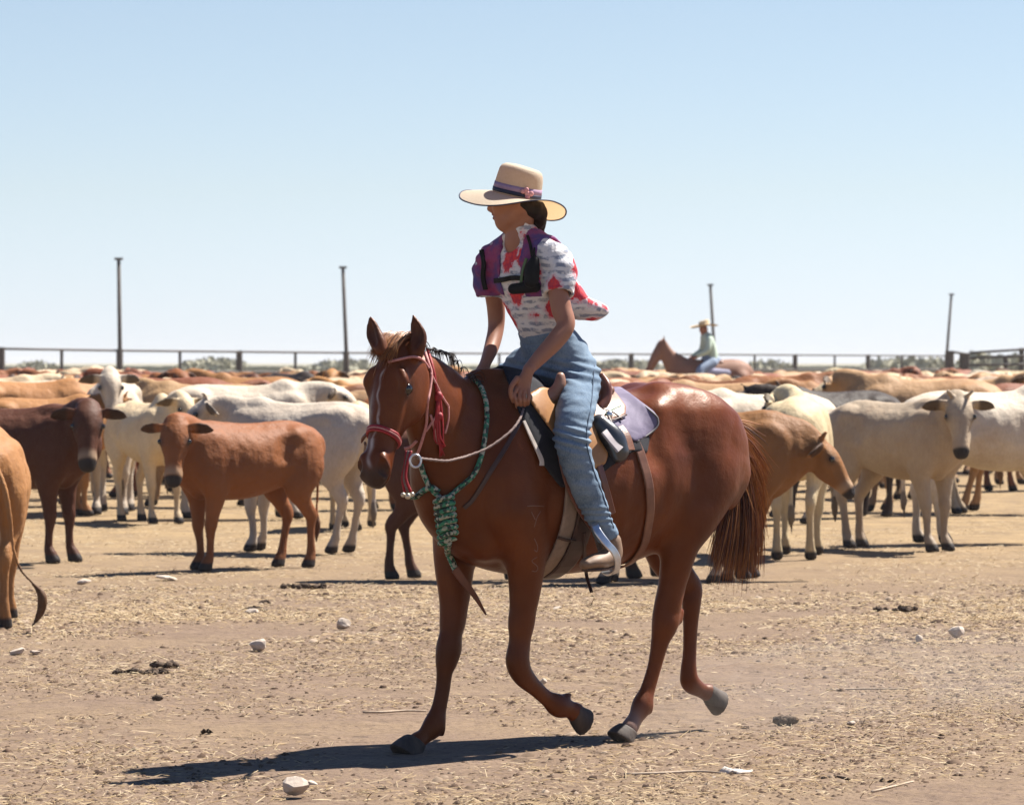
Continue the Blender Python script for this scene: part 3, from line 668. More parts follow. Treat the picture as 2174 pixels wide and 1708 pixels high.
cb = ms.mix(ms.math('MULTIPLY', fm2, .8), cb, (.60, .42, .46))
cb = ms.mix(ms.math('MULTIPLY', fm, .93), cb, ms.mix(ms.ramp(ms.noise(80, 3), [(.4, 0.0), (.6, 1.0)]), (.62, .030, .028), (.38, .012, .04)))
ms.base(cb); ms.bump(ms.noise(24, 4, dist=1.0), .7, .012)
SHV, SHQ = V, Q
wobj('shirt', V, Q, ms.m, rider)
SHB = BVHTree.FromPolygons([Vector(v) for v in V], Q.tolist())
# collar
M_SHIRT = ms.m
for pth, w_ in (([(1121, 478), (1112, 494), (1100, 510), (1090, 524)], .030), ([(1070, 498), (1074, 510), (1084, 524)], .022)):
    pt, nr = drape(pth, .006, bv=SHB); pribbon('collar', pt, nr, w_, .006, M_SHIRT, rider)
# purple vest panels over the shirt
mp_ = NT('purple_vest_cloth', .75, .3)
mp_.base(mp_.mix(mp_.ramp(mp_.noise(13, 3), [(.38, 0.0), (.62, 1.0)]), (.24, .04, .12), (.07, .045, .17))); mp_.bump(mp_.noise(22, 4, dist=1.0), .8, .014)
f, lo_ = field(sh[:3], .006)
ax_ = [lo_[i] + .006 * np.arange(f.shape[i]) for i in range(3)]; X, Yg, Z = np.meshgrid(*ax_, indexing='ij')
l_ = (X - p0h[0]) * LT[0] + (Yg - p0h[1]) * LT[1]; s_ = (X - p0h[0]) * AXB[0] + (Yg - p0h[1]) * AXB[1]
for (la, lb, zb, zt) in ((-.5, -.045, 628, 490), (.075, .145, 632, 480)):
    g = np.maximum.reduce([f - .008, -(f + .006), la - l_, l_ - lb, (CH - (zb - VH) / F * 16.1) - Z, Z - (CH - (zt - VH) / F * 16.1)])
    V, Q = nets(g.astype(np.float32), lo_, .006, 2); V = V + vnormals(V, Q) * (.006 * wob(V, (30, 30, 60), 21))[:, None]
    wobj('vest_panel', V, Q, mp_.m, rider)
M_BLACK = simple('black_webbing', (.006, .006, .007), (.010, .010, .011), .7, 60, .2, spec=.2)
def onshirt(u, v, g=0.0):
    p, n = cast(u, v, SHB)
    if p is None: p = H(u, v); n = np.array([0, -1, 0])
    return p + np.array([0, -1, 0]) * g
# chest strap, radio and its pouch, strap buckle
pt, nr = drape([(1050, 596), (1066, 594), (1085, 590), (1105, 590), (1125, 592)], .016, bv=SHB); pribbon('chest_strap', pt, nr, .02, .004, M_BLACK, rider)
pt, nr = drape([(1118, 548), (1112, 566), (1108, 585), (1106, 605)], .020, bv=SHB); pribbon('radio_strap', pt, nr, .012, .004, simple('green_strap', (.10, .16, .08), rough=.8), rider)
pc = onshirt(1112, 615, .03); V, Q = sculpt([C([pc + [-.042, 0, .003], pc + [.045, -.01, .012]], [.016, .018], [.022, .024], side=[0, 1, 0], k=.004)], .004, 1); wobj('pouch', V, Q, M_BLACK, rider)
pc = onshirt(1128, 572, .028); V, Q = sculpt([C([pc + [.012, 0, .035], pc + [.004, 0, 0], pc + [.0, 0, -.045]], [.018, .027, .028], [.020, .030, .030], side=[0, 1, 0], k=.006), C([pc + [.010, -.005, .04], pc + [.012, -.006, .085]], [.006, .005], k=.003)], .004, 1); wobj('handheld_radio', V, Q, M_BLACK, rider)
pt, nr = drape([(1130, 545), (1126, 520), (1120, 500)], .018, bv=SHB); pribbon('shoulder_strap', pt, nr, .012, .004, M_BLACK, rider)
pc = onshirt(1025, 565, .01); pt, nr = drape([(1022, 530), (1027, 556), (1026, 590), (1031, 614)], .018, bv=SHB); pribbon('shoulder_strap', pt, nr, .020, .006, M_BLACK, rider)
# hair
M_HAIRD = simple('dark_brown_hair', (.008, .005, .004), (.018, .010, .007), .6, 40, spec=.2)
V, Q = sculpt([C([fp(-.060, 0, -.035), fp(-.085, .0, -.07), H(1141, 484, .02), H(1149, 506, .02)], [.040, .034, .030, .012], k=.01), C([fp(-.02, .05, -.03), fp(-.065, .02, -.05)], [.030, .040], k=.01)], .005, 1)
wobj('hair', V + vnormals(V, Q) * (.003 * wob(V, (120, 120, 20), 4))[:, None], Q, M_HAIRD, rider)
# hat
hu = unit([.20, -.115, .97]); hf = unit(np.array([-1, 0, 0]) - hu * (-hu[0])); hn_ = np.cross(hu, hf)    # hn_: towards her left, the near side
if hn_[1] > 0: hn_ = -hn_
HO = H(1096, 417) + np.array([0, .0, 0])
mh = NT('woven_straw', .8, .2); rad_ = mh.noise(90, 2)
mh.base(mh.mix(rad_, (.64, .55, .43), (.52, .42, .31))); mh.bump(mh.voro(260), .5, .002)
tl = mh.n.new('ShaderNodeBsdfTranslucent'); tl.inputs[0].default_value = (.75, .48, .24, 1); mxs = mh.n.new('ShaderNodeMixShader'); mxs.inputs[0].default_value = .32
mh.l.new(mh.b.outputs[0], mxs.inputs[1]); mh.l.new(tl.outputs[0], mxs.inputs[2]); mh.l.new(mxs.outputs[0], mh.n['Material Output'].inputs[0]); M_STRAW = mh.m
hat = empty('straw_hat', tuple(HO), 0); hat.parent = rider; hat.location = tuple(HO - np.array(rider.location))
def hatw(name, V, Fc, mat, smooth=True):
    V = np.asarray(V, float) - HO; o = obj(name, mesh_of(name, V, Fc, smooth), mat, hat); return o
na = 72
def crown_pt(a, h, s=1.0):
    x, y = math.cos(a), math.sin(a)
    rx = (.098 - .13 * h * .18) * s; ry = (.080 - .12 * h * .16) * s
    dent = 0.0
    return HO + hf * (x * rx - .10 * h * .06) + hn_ * (y * ry) + hu * (h + .004)
V = []; Fc = []
prof = [(0, 1), (.02, 1), (.045, .99), (.075, .965), (.098, .93), (.112, .86), (.119, .74), (.120, .55), (.115, .3), (.110, .02)]
for h, s in prof:
    for j in range(na):
        a = 2 * math.pi * j / na; p = crown_pt(a, h, s)
        if h > .08: p = p - hu * (.020 * (h - .08) / .035 * (max(0, math.cos(a)) ** 2) * (.3 + .7 * s)) * .3 + hu * .006 * math.cos(a)
        V.append(p)
for i in range(len(prof) - 1):
    for j in range(na): Fc.append((i * na + j, i * na + (j + 1) % na, (i + 1) * na + (j + 1) % na, (i + 1) * na + j))
Fc.append(tuple((len(prof) - 1) * na + j for j in range(na)))
hatw('crown', V, Fc, M_STRAW)
kn = np.array([(0, -.050), (30, -.060), (70, -.054), (110, .024), (150, .016), (180, -.030), (210, -.080), (245, -.090), (290, -.045), (330, -.010), (360, -.050)])
def brim_z(a):
    a = math.degrees(a) % 360; w = 0; z = 0
    for da in np.linspace(-24, 24, 9):
        z += np.interp((a + da) % 360, kn[:, 0], kn[:, 1]); w += 1
    return z / w
V = []; Fc = []; edge = []; nr_ = 12
for i in range(nr_ + 1):
    t = i / nr_
    for j in range(na):
        a = 2 * math.pi * j / na; c, s = math.cos(a), math.sin(a)
        ri = np.array([.098 * c, .080 * s]); ro = np.array([(.225 if c > 0 else .210) * c, .185 * s]); q_ = ri * (1 - t) + ro * t
        p = HO + hf * q_[0] + hn_ * q_[1] + hu * (brim_z(a) * t ** 1.35 + .003); V.append(p)
        if i == nr_: edge.append(p)
for i in range(nr_):
    for j in range(na): Fc.append((i * na + j, i * na + (j + 1) % na, (i + 1) * na + (j + 1) % na, (i + 1) * na + j))
hatw('brim', V, Fc, M_STRAW)
M_NAVY = simple('navy_ribbon', (.012, .014, .035), (.02, .02, .05), .6); M_LILAC = simple('lilac_ribbon', (.36, .22, .30), (.26, .16, .26), .7, 60)
E_ = np.array(edge); V, Fc = tube(np.vstack([E_]), .0032, 6, closed=True); hatw('brim_binding', V, Fc, M_NAVY)
for nm, h0, h1, mt, g in (('hat_band', .004, .020, M_NAVY, 1.03), ('ribbon', .018, .042, M_LILAC, 1.02)):
    V = []; Fc = []
    for k_, (h, s) in enumerate(((h0, 1.0), (h0, g), (h1, g), (h1, 1.0))):
        for j in range(na): V.append(crown_pt(2 * math.pi * j / na, h, s * (1 - (.0 if h < .03 else .012))))
    for i in range(3):
        for j in range(na): Fc.append((i * na + j, i * na + (j + 1) % na, (i + 1) * na + (j + 1) % na, (i + 1) * na + j))
    hatw(nm, V, Fc, mt)
cb_ = crown_pt(math.pi * .62, .022, 1.08)
M_PINK = simple('pink_flower', (.62, .30, .26), (.45, .16, .2), .7, 80)
fl_ = [sphere(cb_ + hf * dx + hu * dz - np.array([0, .004, 0]), .011, 8, (1, .5, 1)) for dx, dz in ((0, 0), (.018, .006), (-.016, .002), (.006, .014), (-.004, -.012))]
hatw('flower_trim', *merge(fl_), M_PINK)

# ------------------------------------------------------------------ saddle and cloths
M_LEATH = simple('saddle_leather', (.20, .08, .035), (.14, .05, .022), .38, 14, .2, 120, spec=.6)
M_PALE = simple('worn_pale_leather', (.31, .16, .11), (.21, .10, .06), .5, 12, .3, 60)
M_DLEATH = simple('dark_leather', (.035, .016, .012), (.06, .025, .018), .45, 20)
M_RED = simple('oiled_brown_leather', (.15, .045, .025), (.10, .03, .018), .35, 20)
M_METAL = simple('brushed_steel', (.62, .63, .65), (.5, .5, .53), .3, 60, metal=.9)
M_NAVYC = simple('navy_felt', (.010, .009, .016), (.006, .006, .009), .9, 40, .3)
M_LAV = NT('lavender_cloth', .7, .3); M_LAV.base(M_LAV.mix(M_LAV.ramp(M_LAV.noise(9, 3, dist=.8), [(.4, 0.0), (.62, 1.0)]), (.19, .16, .23), (.11, .09, .15))); M_LAV.bump(M_LAV.noise(30, 3), .3, .004); M_LAV = M_LAV.m
M_CREAM = simple('cream_trim', (.55, .48, .42), rough=.8)
pad = empty('saddle_cloth', tuple(H(1250, 860)), 0); tag(pad, 'saddle cloth, navy in front and lavender behind, under the stock saddle', 'saddle cloth')
shell('under_pad', [(1060, 760), (1098, 868), (1128, 930), (1152, 985), (1190, 1035), (1245, 1030), (1300, 988), (1345, 958), (1374, 962), (1380, 930), (1372, 905), (1330, 835), (1289, 760)], -.006, .016, M_NAVYC, pad)
shell('lavender_panel', [(1262, 760), (1295, 806), (1335, 832), (1388, 872), (1399, 888), (1398, 902), (1386, 918), (1354, 938), (1344, 936), (1290, 915), (1240, 860)], .012, .022, M_LAV, pad)
SPB = None
pt, nr = drape([(1112, 893), (1124, 920), (1138, 950), (1149, 975), (1150, 988)], .020, n=8); pribbon('cream_edge', pt, nr, [.014 + .012 * i / len(pt) for i in range(len(pt))], .004, M_CREAM, pad)
pt, nr = drape([(1296, 822), (1335, 838), (1388, 878), (1397, 892), (1395, 905), (1382, 918), (1352, 937)], .026, n=8); ptube('piping', pt, .004, simple('grey_piping', (.16, .15, .15)), pad)
sad = empty('saddle', tuple(H(1200, 850)), 0); tag(sad, 'brown leather stock saddle with a steel stirrup strapped on the chestnut horse', 'saddle')
shell('skirt', [(1225, 760), (1262, 800), (1290, 812), (1312, 838), (1330, 862), (1328, 884), (1300, 892), (1270, 900), (1235, 880)], .020, .030, M_PALE, sad)
shell('flap', [(1118, 838), (1150, 820), (1270, 850), (1262, 900), (1272, 930), (1292, 962), (1286, 984), (1262, 996), (1222, 985), (1190, 940), (1160, 900), (1132, 862)], .022, .034, simple('tan_flap_leather', (.36, .17, .055), (.27, .115, .035), .45, 10, .2, 90), sad)
ss = [hc([(1132, 846, .0, 46, 18), (1160, 848, 0, 60, 20), (1200, 850, 0, 62, 18), (1240, 842, 0, 62, 18), (1266, 828, 0, 58, 18)], k=.03),
      C([H(1128, 850, -.13), H(1128, 826, -.07), H(1126, 816, 0), H(1132, 828, .08), H(1142, 850, .14)], .032, k=.03),
      C([H(1245, 838, -.17), H(1262, 822, -.10), H(1268, 812, 0), H(1274, 822, .10), H(1282, 850, .16)], [.018, .026, .028, .024, .016], [.03, .04, .04, .04, .03], side=AXB, k=.03)]
V, Q = sculpt(ss, .007, 1); wobj('seat', V, Q, M_LEATH, sad)
V, Q = sculpt([C([H(1277, 802, .12), H(1286, 822, .15), H(1284, 846, .16), H(1272, 866, .17)], [.014, .020, .02, .012], [.022, .03, .03, .02], side=AXB, k=.01)], .005, 1); wobj('cantle', V, Q, M_RED, sad)
for l_, o_ in ((.17, 0), (-.17, -110)):
    V, Q = sculpt([C([H(1150 + o_, 858, l_), H(1162 + o_, 846, l_), H(1176 + o_, 836, l_ + .01), H(1188 + o_, 818, l_ + .02), H(1190 + o_, 800, l_ + .02)], [.030, .030, .026, .024, .018], [.03, .032, .030, .027, .020], side=LT, k=.02)], .006, 1); wobj('knee_pad', V, Q, M_PALE, sad)
# stirrup leather, stirrups
pt, nr = drape([(1258, 925), (1264, 955), (1276, 1000), (1290, 1050), (1300, 1090)], .03, n=6); pribbon('stirrup_leather', pt, nr, .030, .005, M_RED, sad)
pt, nr = drape([(1190, 960), (1205, 1020), (1230, 1075), (1262, 1122)], .05, n=6); pribbon('stirrup_leather', pt, nr, .034, .006, M_RED, sad)
st = [H(1262, 1113, .36), H(1272, 1132, .385), H(1288, 1153, .41), H(1303, 1170, .42), H(1311, 1190, .42), H(1308, 1210, .405), H(1300, 1216, .37), H(1290, 1216, .32), H(1282, 1206, .285), H(1280, 1180, .28), H(1272, 1150, .29), H(1262, 1120, .32)]
q_, _ = catmull(np.array(st), np.ones((len(st), 1)), 5); cen = q_.mean(0); pribbon('stirrup', q_, q_ - cen, .030, .006, M_METAL, sad, True)
st = [H(1262 - 150, 1113, -.36), H(1112, 1150, -.30), H(1120, 1205, -.30), H(1130, 1205, -.41), H(1122, 1150, -.41)]
q_, _ = catmull(np.array(st), np.ones((len(st), 1)), 5); cen = q_.mean(0); pribbon('stirrup', q_, q_ - cen, .030, .006, M_METAL, sad, True)
# girth and flank strap: bands round the barrel
cg = H(1120, 1010); pt, nr = ring(cg, AXB, 40, 320, 44, ref=UP, gap=.008); pribbon('girth', pt, nr, .07, .008, simple('beige_girth', (.28, .20, .145), (.20, .14, .10), .9, 30, .3), sad)
cg = H(1150, 1010); pt, nr = ring(cg, AXB, 40, 320, 44, ref=UP, gap=.010); pribbon('girth_strap', pt, nr, .09, .008, M_DLEATH, sad)
cg = H(1272, 1010); axf = unit(AXB * .97 + UP * .22); pt, nr = ring(cg, axf, 62, 300, 60, ref=UP, gap=.008); pribbon('flank_strap', pt, nr, .042, .006, simple('flank_leather', (.20, .085, .045), (.13, .05, .03), .5, 20), sad)
pt, nr = drape([(1108, 888), (1074, 949), (1040, 1003), (1005, 1058), (985, 1078)], .002, n=6); pribbon('breast_strap', pt, nr, .018, .005, M_DLEATH, sad)
# odds hanging off the saddle: buckle cluster, bag, strings
bg_ = [cast(1300, 925)[0] + [0, -.05, 0]]
V, Q = sculpt([C([P(1272, 900, bg_[0][1] + .0), P(1300, 930, bg_[0][1]), P(1312, 958, bg_[0][1])], [.035, .045, .040], [.04, .05, .045], side=[0, 1, 0], k=.01)], .006, 1); wobj('saddle_bag', V, Q, simple('black_leather', (.022, .022, .025), (.035, .035, .04), .28, 20, spec=.8), sad)
pt, nr = drape([(1282, 915), (1295, 930), (1308, 945), (1316, 955)], .085, n=5); pribbon('bag_flap', pt, nr, .045, .006, simple('pale_canvas', (.38, .33, .34), rough=.6), sad)
for i, (a_, b_) in enumerate((((1278, 868), (1322, 890)), ((1285, 880), (1318, 862)), ((1288, 872), (1300, 900)), ((1276, 893), (1330, 880)))):
    pt, nr = drape([a_, ((a_[0] + b_[0]) / 2, (a_[1] + b_[1]) / 2 - 5 + 3 * i), b_], .055, n=5); ptube('tie_string', pt, .004, (M_DLEATH, simple('green_cord', (.06, .13, .07)), M_CREAM, M_DLEATH)[i], sad)
wobj('concho', *sphere(cast(1292, 880)[0] + [0, -.055, 0], .016, 12, (1, .4, 1)), M_METAL, sad)
wobj('concho', *sphere(cast(1171, 866)[0] + [0, -.05, 0], .010, 10, (1, .4, 1)), M_METAL, sad)
pt, nr = drape([(1316, 905), (1330, 925), (1340, 955)], .050, n=5); pribbon('strap_end', pt, nr, .038, .005, M_LEATH, sad)
pt, nr = drape([(1240, 1130), (1241, 1180), (1246, 1225), (1256, 1257)], .02, n=5, Y1=H(1256, 1257, .2)[1]); pribbon('loose_strap', pt, nr, .014, .005, M_DLEATH, sad)
pt, nr = drape([(1184, 1140), (1200, 1145), (1222, 1148)], .03, n=4); pribbon('keeper_strap', pt, nr, .012, .005, M_DLEATH, sad)

# ------------------------------------------------------------------ bridle, reins, neck rope
M_REDW = simple('red_braid', (.34, .008, .014), (.20, .005, .01), .6, 90, .4); M_PINKR = simple('pink_braid', (.52, .24, .22), (.40, .15, .14), .7, 90, .4)
M_ROPE = simple('grey_rope', (.24, .17, .15), (.10, .06, .05), .8, 160, .5)
brd = empty('bridle', tuple(hp(.3, 0, 0)), 0); tag(brd, 'red braided bridle with grey rope reins on the horse\'s head', 'bridle')
axn = unit(hA + hN * .18)
for dx in (0, .016):
    pt, nr = ring(hp(.385 + dx, -.01, 0), axn, ref=hN, gap=.005); wobj('noseband', *tube(pt, .0062, 7, closed=True), M_REDW, brd)
pt, nr = ring(hp(.393, -.01, 0), axn, ref=hN, gap=.009); wobj('noseband_lacing', *tube(pt, .0035, 5, closed=True), M_PINKR, brd)
pt, nr = drape([(906, 738), (914, 762), (921, 790), (926, 822), (931, 850)], .006); ptube('crown_strap', pt, .006, M_REDW, brd)
pt, nr = drape([(903, 748), (910, 770), (916, 792), (913, 825), (907, 860), (905, 900), (896, 935), (886, 965)], .008); ptube('cheek_strap', pt, .006, M_PINKR, brd)
pt, nr = drape([(914, 792), (926, 815), (938, 840), (952, 862)], .008); ptube('lacing', pt, .005, M_PINKR, brd)
pt, nr = drape([(952, 862), (952, 890), (945, 920)], .008); ptube('lacing', pt, .004, M_PINKR, brd)
pt, nr = drape([(914, 880), (922, 910), (930, 942)], .008); ptube('lacing', pt, .005, M_PINKR, brd)
pt, nr = drape([(904, 915), (916, 898), (928, 880)], .010); ptube('lacing', pt, .005, M_PINKR, brd)
pt, nr = drape([(858, 952), (872, 948), (884, 936)], .006); ptube('noseband_tab', pt, .006, M_PINKR, brd)
pt, nr = drape([(824, 768), (850, 762), (878, 757), (897, 764), (911, 782)], .006); ptube('browband', pt, .0055, M_PINKR, brd)
for i in range(11):        # red tassel beside the cheek
    o_ = rng.normal(0, 1, 2); a_ = (932 + 2 * o_[0], 842 + 4 * o_[1]); b_ = (933 + 6 * o_[0], 905 + 10 * o_[1]); c_ = (938 + 5 * rng.normal(), 945 + 26 * rng.uniform())
    pt, nr = drape([a_, b_, c_], .010 + .006 * rng.uniform(), n=4); ptube('tassel', pt, [.0045 - .002 * k_ / len(pt) for k_ in range(len(pt))], M_REDW, brd, n=5)
wobj('tassel_knot', *sphere(drape([(930, 838), (932, 846)], .012, n=2)[0][1], .018, 10, (1, .7, 1.2)), M_REDW, brd)
wobj('tassel_knot', *sphere(drape([(932, 880), (932, 886)], .014, n=2)[0][1], .017, 10, (1, .7, 1)), M_REDW, brd)
def ysurf(u, v, d=15.4):
    p = cast(u, v)[0]; return d if p is None else p[1]
Ym = ysurf(845, 950)
ch = [P(868, 956, Ym), P(862, 985, Ym - .005), P(858, 1015, Ym - .01), P(866, 1044, Ym - .01)]
for k_ in range(3):
    ptube('chin_strap', [c_ + np.array([.010 * (k_ - 1) * (.3 + abs(i - 1.2) * .5), -.004 * k_, 0]) for i, c_ in enumerate(ch)], .0055, M_REDW if k_ != 1 else M_ROPE, brd, sub=5)
wobj('shackle', *merge([sphere(P(856, 1050, Ym), .010, 8), sphere(P(866, 1053, Ym - .01), .012, 8), sphere(P(875, 1049, Ym), .010, 8)]), simple('brass_shackle', (.6, .52, .4), rough=.4, metal=.6), brd)
Yb = ysurf(872, 965, 15.3)
rc = P(882, 978, Yb - .03); wobj('bit_ring', *tube([rc + .021 * np.array([math.cos(t), .15 * math.cos(t), 1.15 * math.sin(t)]) for t in np.linspace(0, 2 * math.pi, 24, endpoint=False)], .0045, 7, closed=True), M_METAL, brd)
pt, nr = drape([(887, 972), (912, 975), (947, 978), (972, 973), (994, 967), (1038, 949), (1083, 916), (1104, 888), (1111, 868)], .016, Y0=Yb - .03, Y1=HY - .01, n=10, taut=True)
tw = np.array([.0052 + .0012 * math.sin(i * 1.9) for i in range(len(pt))]); ptube('rein', pt, tw, M_ROPE, brd)
ptube('rein', [P(775, 940, 15.5), P(790, 960, 15.95), P(930, 860, 16.2), P(1015, 815, 16.15)], .006, M_ROPE, brd, sub=6)
ptube('halter_toggle', [P(779, 920, Ym + .02), P(771, 930, Ym + .05), P(767, 940, Ym + .06)], [.006, .008, .002], M_RED, brd, sub=3)
mg = NT('green_flecked_rope', .8, .3); vr = mg.voro(95, out='Color'); sepv = mg.n.new('ShaderNodeSeparateColor'); mg.l.new(vr, sepv.inputs[0])
mg.base(mg.mix(mg.ramp(sepv.outputs[0], [(.28, 0.0), (.30, 1.0)]), (.03, .05, .045), mg.mix(mg.ramp(sepv.outputs[1], [(.42, 0.0), (.45, 1.0)]), (.36, .36, .28), (.045, .20, .12)))); mg.bump(mg.voro(160), .5, .003)
nrp = empty('neck_rope', tuple(P(940, 1060, 15.6)), 0); tag(nrp, 'green and white flecked rope looped round the horse\'s neck, coiled and knotted at its chest', 'rope')
pt, nr = drape([(1008, 806), (1019, 818), (1030, 845), (1034, 880), (1031, 917), (1026, 950), (1018, 980), (1005, 1008), (984, 1028), (960, 1048), (945, 1062)], .012, n=8); ptube('loop', pt, .0105, mg.m, nrp)
pt, nr = drape([(893, 985), (900, 1008), (914, 1036), (930, 1052), (942, 1064)], .012, n=8); ptube('loop', pt, .0105, mg.m, nrp)
pt, nr = drape([(864, 1052), (882, 1054), (898, 1042), (915, 1034), (932, 1044)], .014, n=6, Y0=Ym); ptube('lead', pt, .012, mg.m, nrp)
ctr = [drape([(942 + .0 * i, 1058 + 14 * i), (942, 1059 + 14 * i)], .03, n=2)[0][0] for i in range(8)]
for i in range(8):
    c_ = P(942 + 1.5 * i, 1060 + 12.5 * i, ctr[i][1]); t_ = np.linspace(0, 2 * math.pi, 18, endpoint=False)
    wobj('coil', *tube([c_ + np.array([.034 * math.cos(t), .026 * math.sin(t), .012 * math.cos(t + .5)]) for t in t_], .0115, 7, closed=True), mg.m, nrp)
pt, nr = drape([(953, 1150), (950, 1168), (958, 1188), (968, 1210)], .022, n=6); ptube('tail_end', pt, .0135, mg.m, nrp)
pt = np.array([H(966, 1205, -.05), H(985, 1232, -.05), H(1008, 1262, -.05), H(1032, 1302, -.05)]) + [0, -.06, 0]
q_, _ = catmull(pt, np.ones((4, 1)), 5); pribbon('leather_popper', q_, np.tile([.2, -1, .1], (len(q_), 1)), [.030 * (1 - (i / len(q_)) ** 2) + .003 for i in range(len(q_))], .004, M_RED, nrp)
# scarred brand on the near shoulder: Y over J over S
M_SCAR = simple('scar_hair', (.20, .10, .07), rough=.6)
for stroke in ([(1119, 1074), (1132, 1073), (1155, 1074)], [(1128, 1086), (1136, 1102)], [(1148, 1084), (1140, 1098), (1134, 1118)], [(1134, 1142), (1141, 1158), (1140, 1170), (1134, 1166)], [(1140, 1182), (1129, 1190), (1141, 1202), (1138, 1212), (1129, 1211)]):
    pt, nr = drape(stroke, -.0006, n=4); ob_ = ptube('brand_mark', pt, .0022, M_SCAR, horse_root, n=5)
# ------------------------------------------------------------------ cattle
def rot2(v, a):
    c, s = math.cos(a), math.sin(a); return np.array([v[0] * c - v[1] * s, v[0] * s + v[1] * c, v[2]])
LATY = np.array([0, 1.0, 0])
def cow_prims(head=(.93, .0, 1.06), hdir=(1, 0, -.75), legs=(0, 0, 0, 0), hump=.6, belly=1.0, dew=1.0, young=0.0, horn=0.0, tailx=0.0, neckr=1.0, tail=None, hs=1.0, tmin=.0):
    """local frame: faces +X, feet on z=0, about 1.2 m at the withers; head: poll position; hdir: muzzle direction; legs: fore-aft shift of LF RF LH RH"""
    T = []
    w = belly
    tr = [(-.66, .98, .10, .11), (-.60, 1.0, .17, .17), (-.50, .985, .215, .215), (-.36, .96, .235, .25), (-.15, .91, .265 * w, .285), (.05, .885, .275 * w, .305), (.25, .89, .255 * w, .31), (.40, .915, .215, .295), (.52, .93, .165, .24), (.60, .915, .10, .15)]
    tr = np.array(tr); T.append(C(np.column_stack([tr[:, 0], tr[:, 0] * 0, tr[:, 1]]), tr[:, 2], tr[:, 3], side=LATY, k=.03, sub=6))
    T.append(C([(-.60, 0, 1.10), (-.45, 0, 1.165), (-.2, 0, 1.155), (.1, 0, 1.155), (.35, 0, 1.17), (.5, 0, 1.12)], .045, k=.09))
    for z in (-1, 1):
        T.append(C([(-.40, .185 * z, 1.10)], .045, k=.08)); T.append(C([(-.66, .10 * z, 1.06)], .035, k=.05))
    for z in (-1, 1):
        T.append(C([(-.26, .27 * z, 1.03), (-.24, .29 * z, .96)], .05, k=.10, neg=True)); T.append(C([(.20, .30 * z, 1.02), (.20, .32 * z, .75)], .025, k=.07, neg=True)); T.append(C([(-.30, .27 * z, .66)], .05, k=.08, neg=True)); T.append(C([(-.33, .29 * z, 1.0), (-.30, .30 * z, .88), (-.26, .28 * z, .75)], .022, k=.05, neg=True)); T.append(C([(.27, .29 * z, 1.05), (.30, .30 * z, .9), (.28, .28 * z, .75)], .015, k=.05, neg=True)); T.append(C([(.50, .20 * z, 1.12), (.56, .22 * z, .95), (.54, .2 * z, .8)], .02, k=.05, neg=True))
    if hump: T.append(C([(.28, 0, 1.17), (.36, 0, 1.18 + .07 * hump), (.44, 0, 1.15)], [.06, .07, .06], [.05, .05 + .04 * hump, .05], side=LATY, k=.07))
    hd = unit(hdir); pl = np.array(head, float); ls = unit(np.cross([0, 0, 1.0], hd)); up_ = np.cross(hd, ls)
    nb = pl - hd * .02 - up_ * .10
    a = np.array([.42, 0, .98]); m_ = a * .45 + nb * .55 + np.array([0, 0, .03])
    T.append(C([a, a * .72 + m_ * .28, m_, nb * .8 + m_ * .2, nb], [.15, .125, .095, .082, .07], np.array([.25, .215, .165, .125, .10]) * np.array([1, 1, neckr, neckr, (1 + neckr) / 2]), side=unit(LATY + ls), k=.06, sub=6))
    if dew: T.append(C([nb - up_ * .03 + hd * .03, m_ - np.array([0, 0, .15 + .02 * dew]), a + np.array([.06, 0, -.25 - .03 * dew]), a + np.array([.02, 0, -.34])], [.02, .022, .028, .03], [.05, .07, .09, .06], side=unit(LATY * 2 + ls), k=.05))
    q = lambda x, y, z=0: pl + (hd * x * .91 + up_ * y + ls * z) * hs
    T.append(C([q(-.03, -.05), q(.06, -.045), q(.14, -.052), q(.22, -.058), q(.31, -.062), q(.385, -.066), q(.43, -.072)], np.array([.082, .100, .096, .072, .060, .062, .052]) * hs, np.array([.06, .085, .092, .080, .062, .056, .042]) * hs, side=ls, k=.03, sub=6))
    T.append(C([q(.02, -.11), q(.16, -.135), q(.32, -.105)], [.045, .042, .03], [.06, .052, .028], side=ls, k=.04))
    for z in (-1, 1):
        T.append(C([q(.10, -.02, .075 * z), q(.15, -.025, .082 * z)], [.026, .022], k=.02))
        T.append(C([q(.42, -.050, .026 * z)], .011, k=.008, neg=True))
        e0 = q(.02, -.035, .075 * z); out = unit(ls * z * 1.0 - up_ * .32 - hd * .12)
        T.append(C([e0, e0 + out * .065, e0 + out * .14 - up_ * .015, e0 + out * .215 - up_ * .05], [.022, .016, .013, .007], [.026, .060, .062, .016], side=unit(hd + up_ * .35), k=.02))
        if horn: T.append(C([q(-.03, .0, .05 * z), q(-.05, .05, .085 * z), q(-.04, .05 + .06 * horn, .095 * z)], [.022, .016, .007], k=.01))
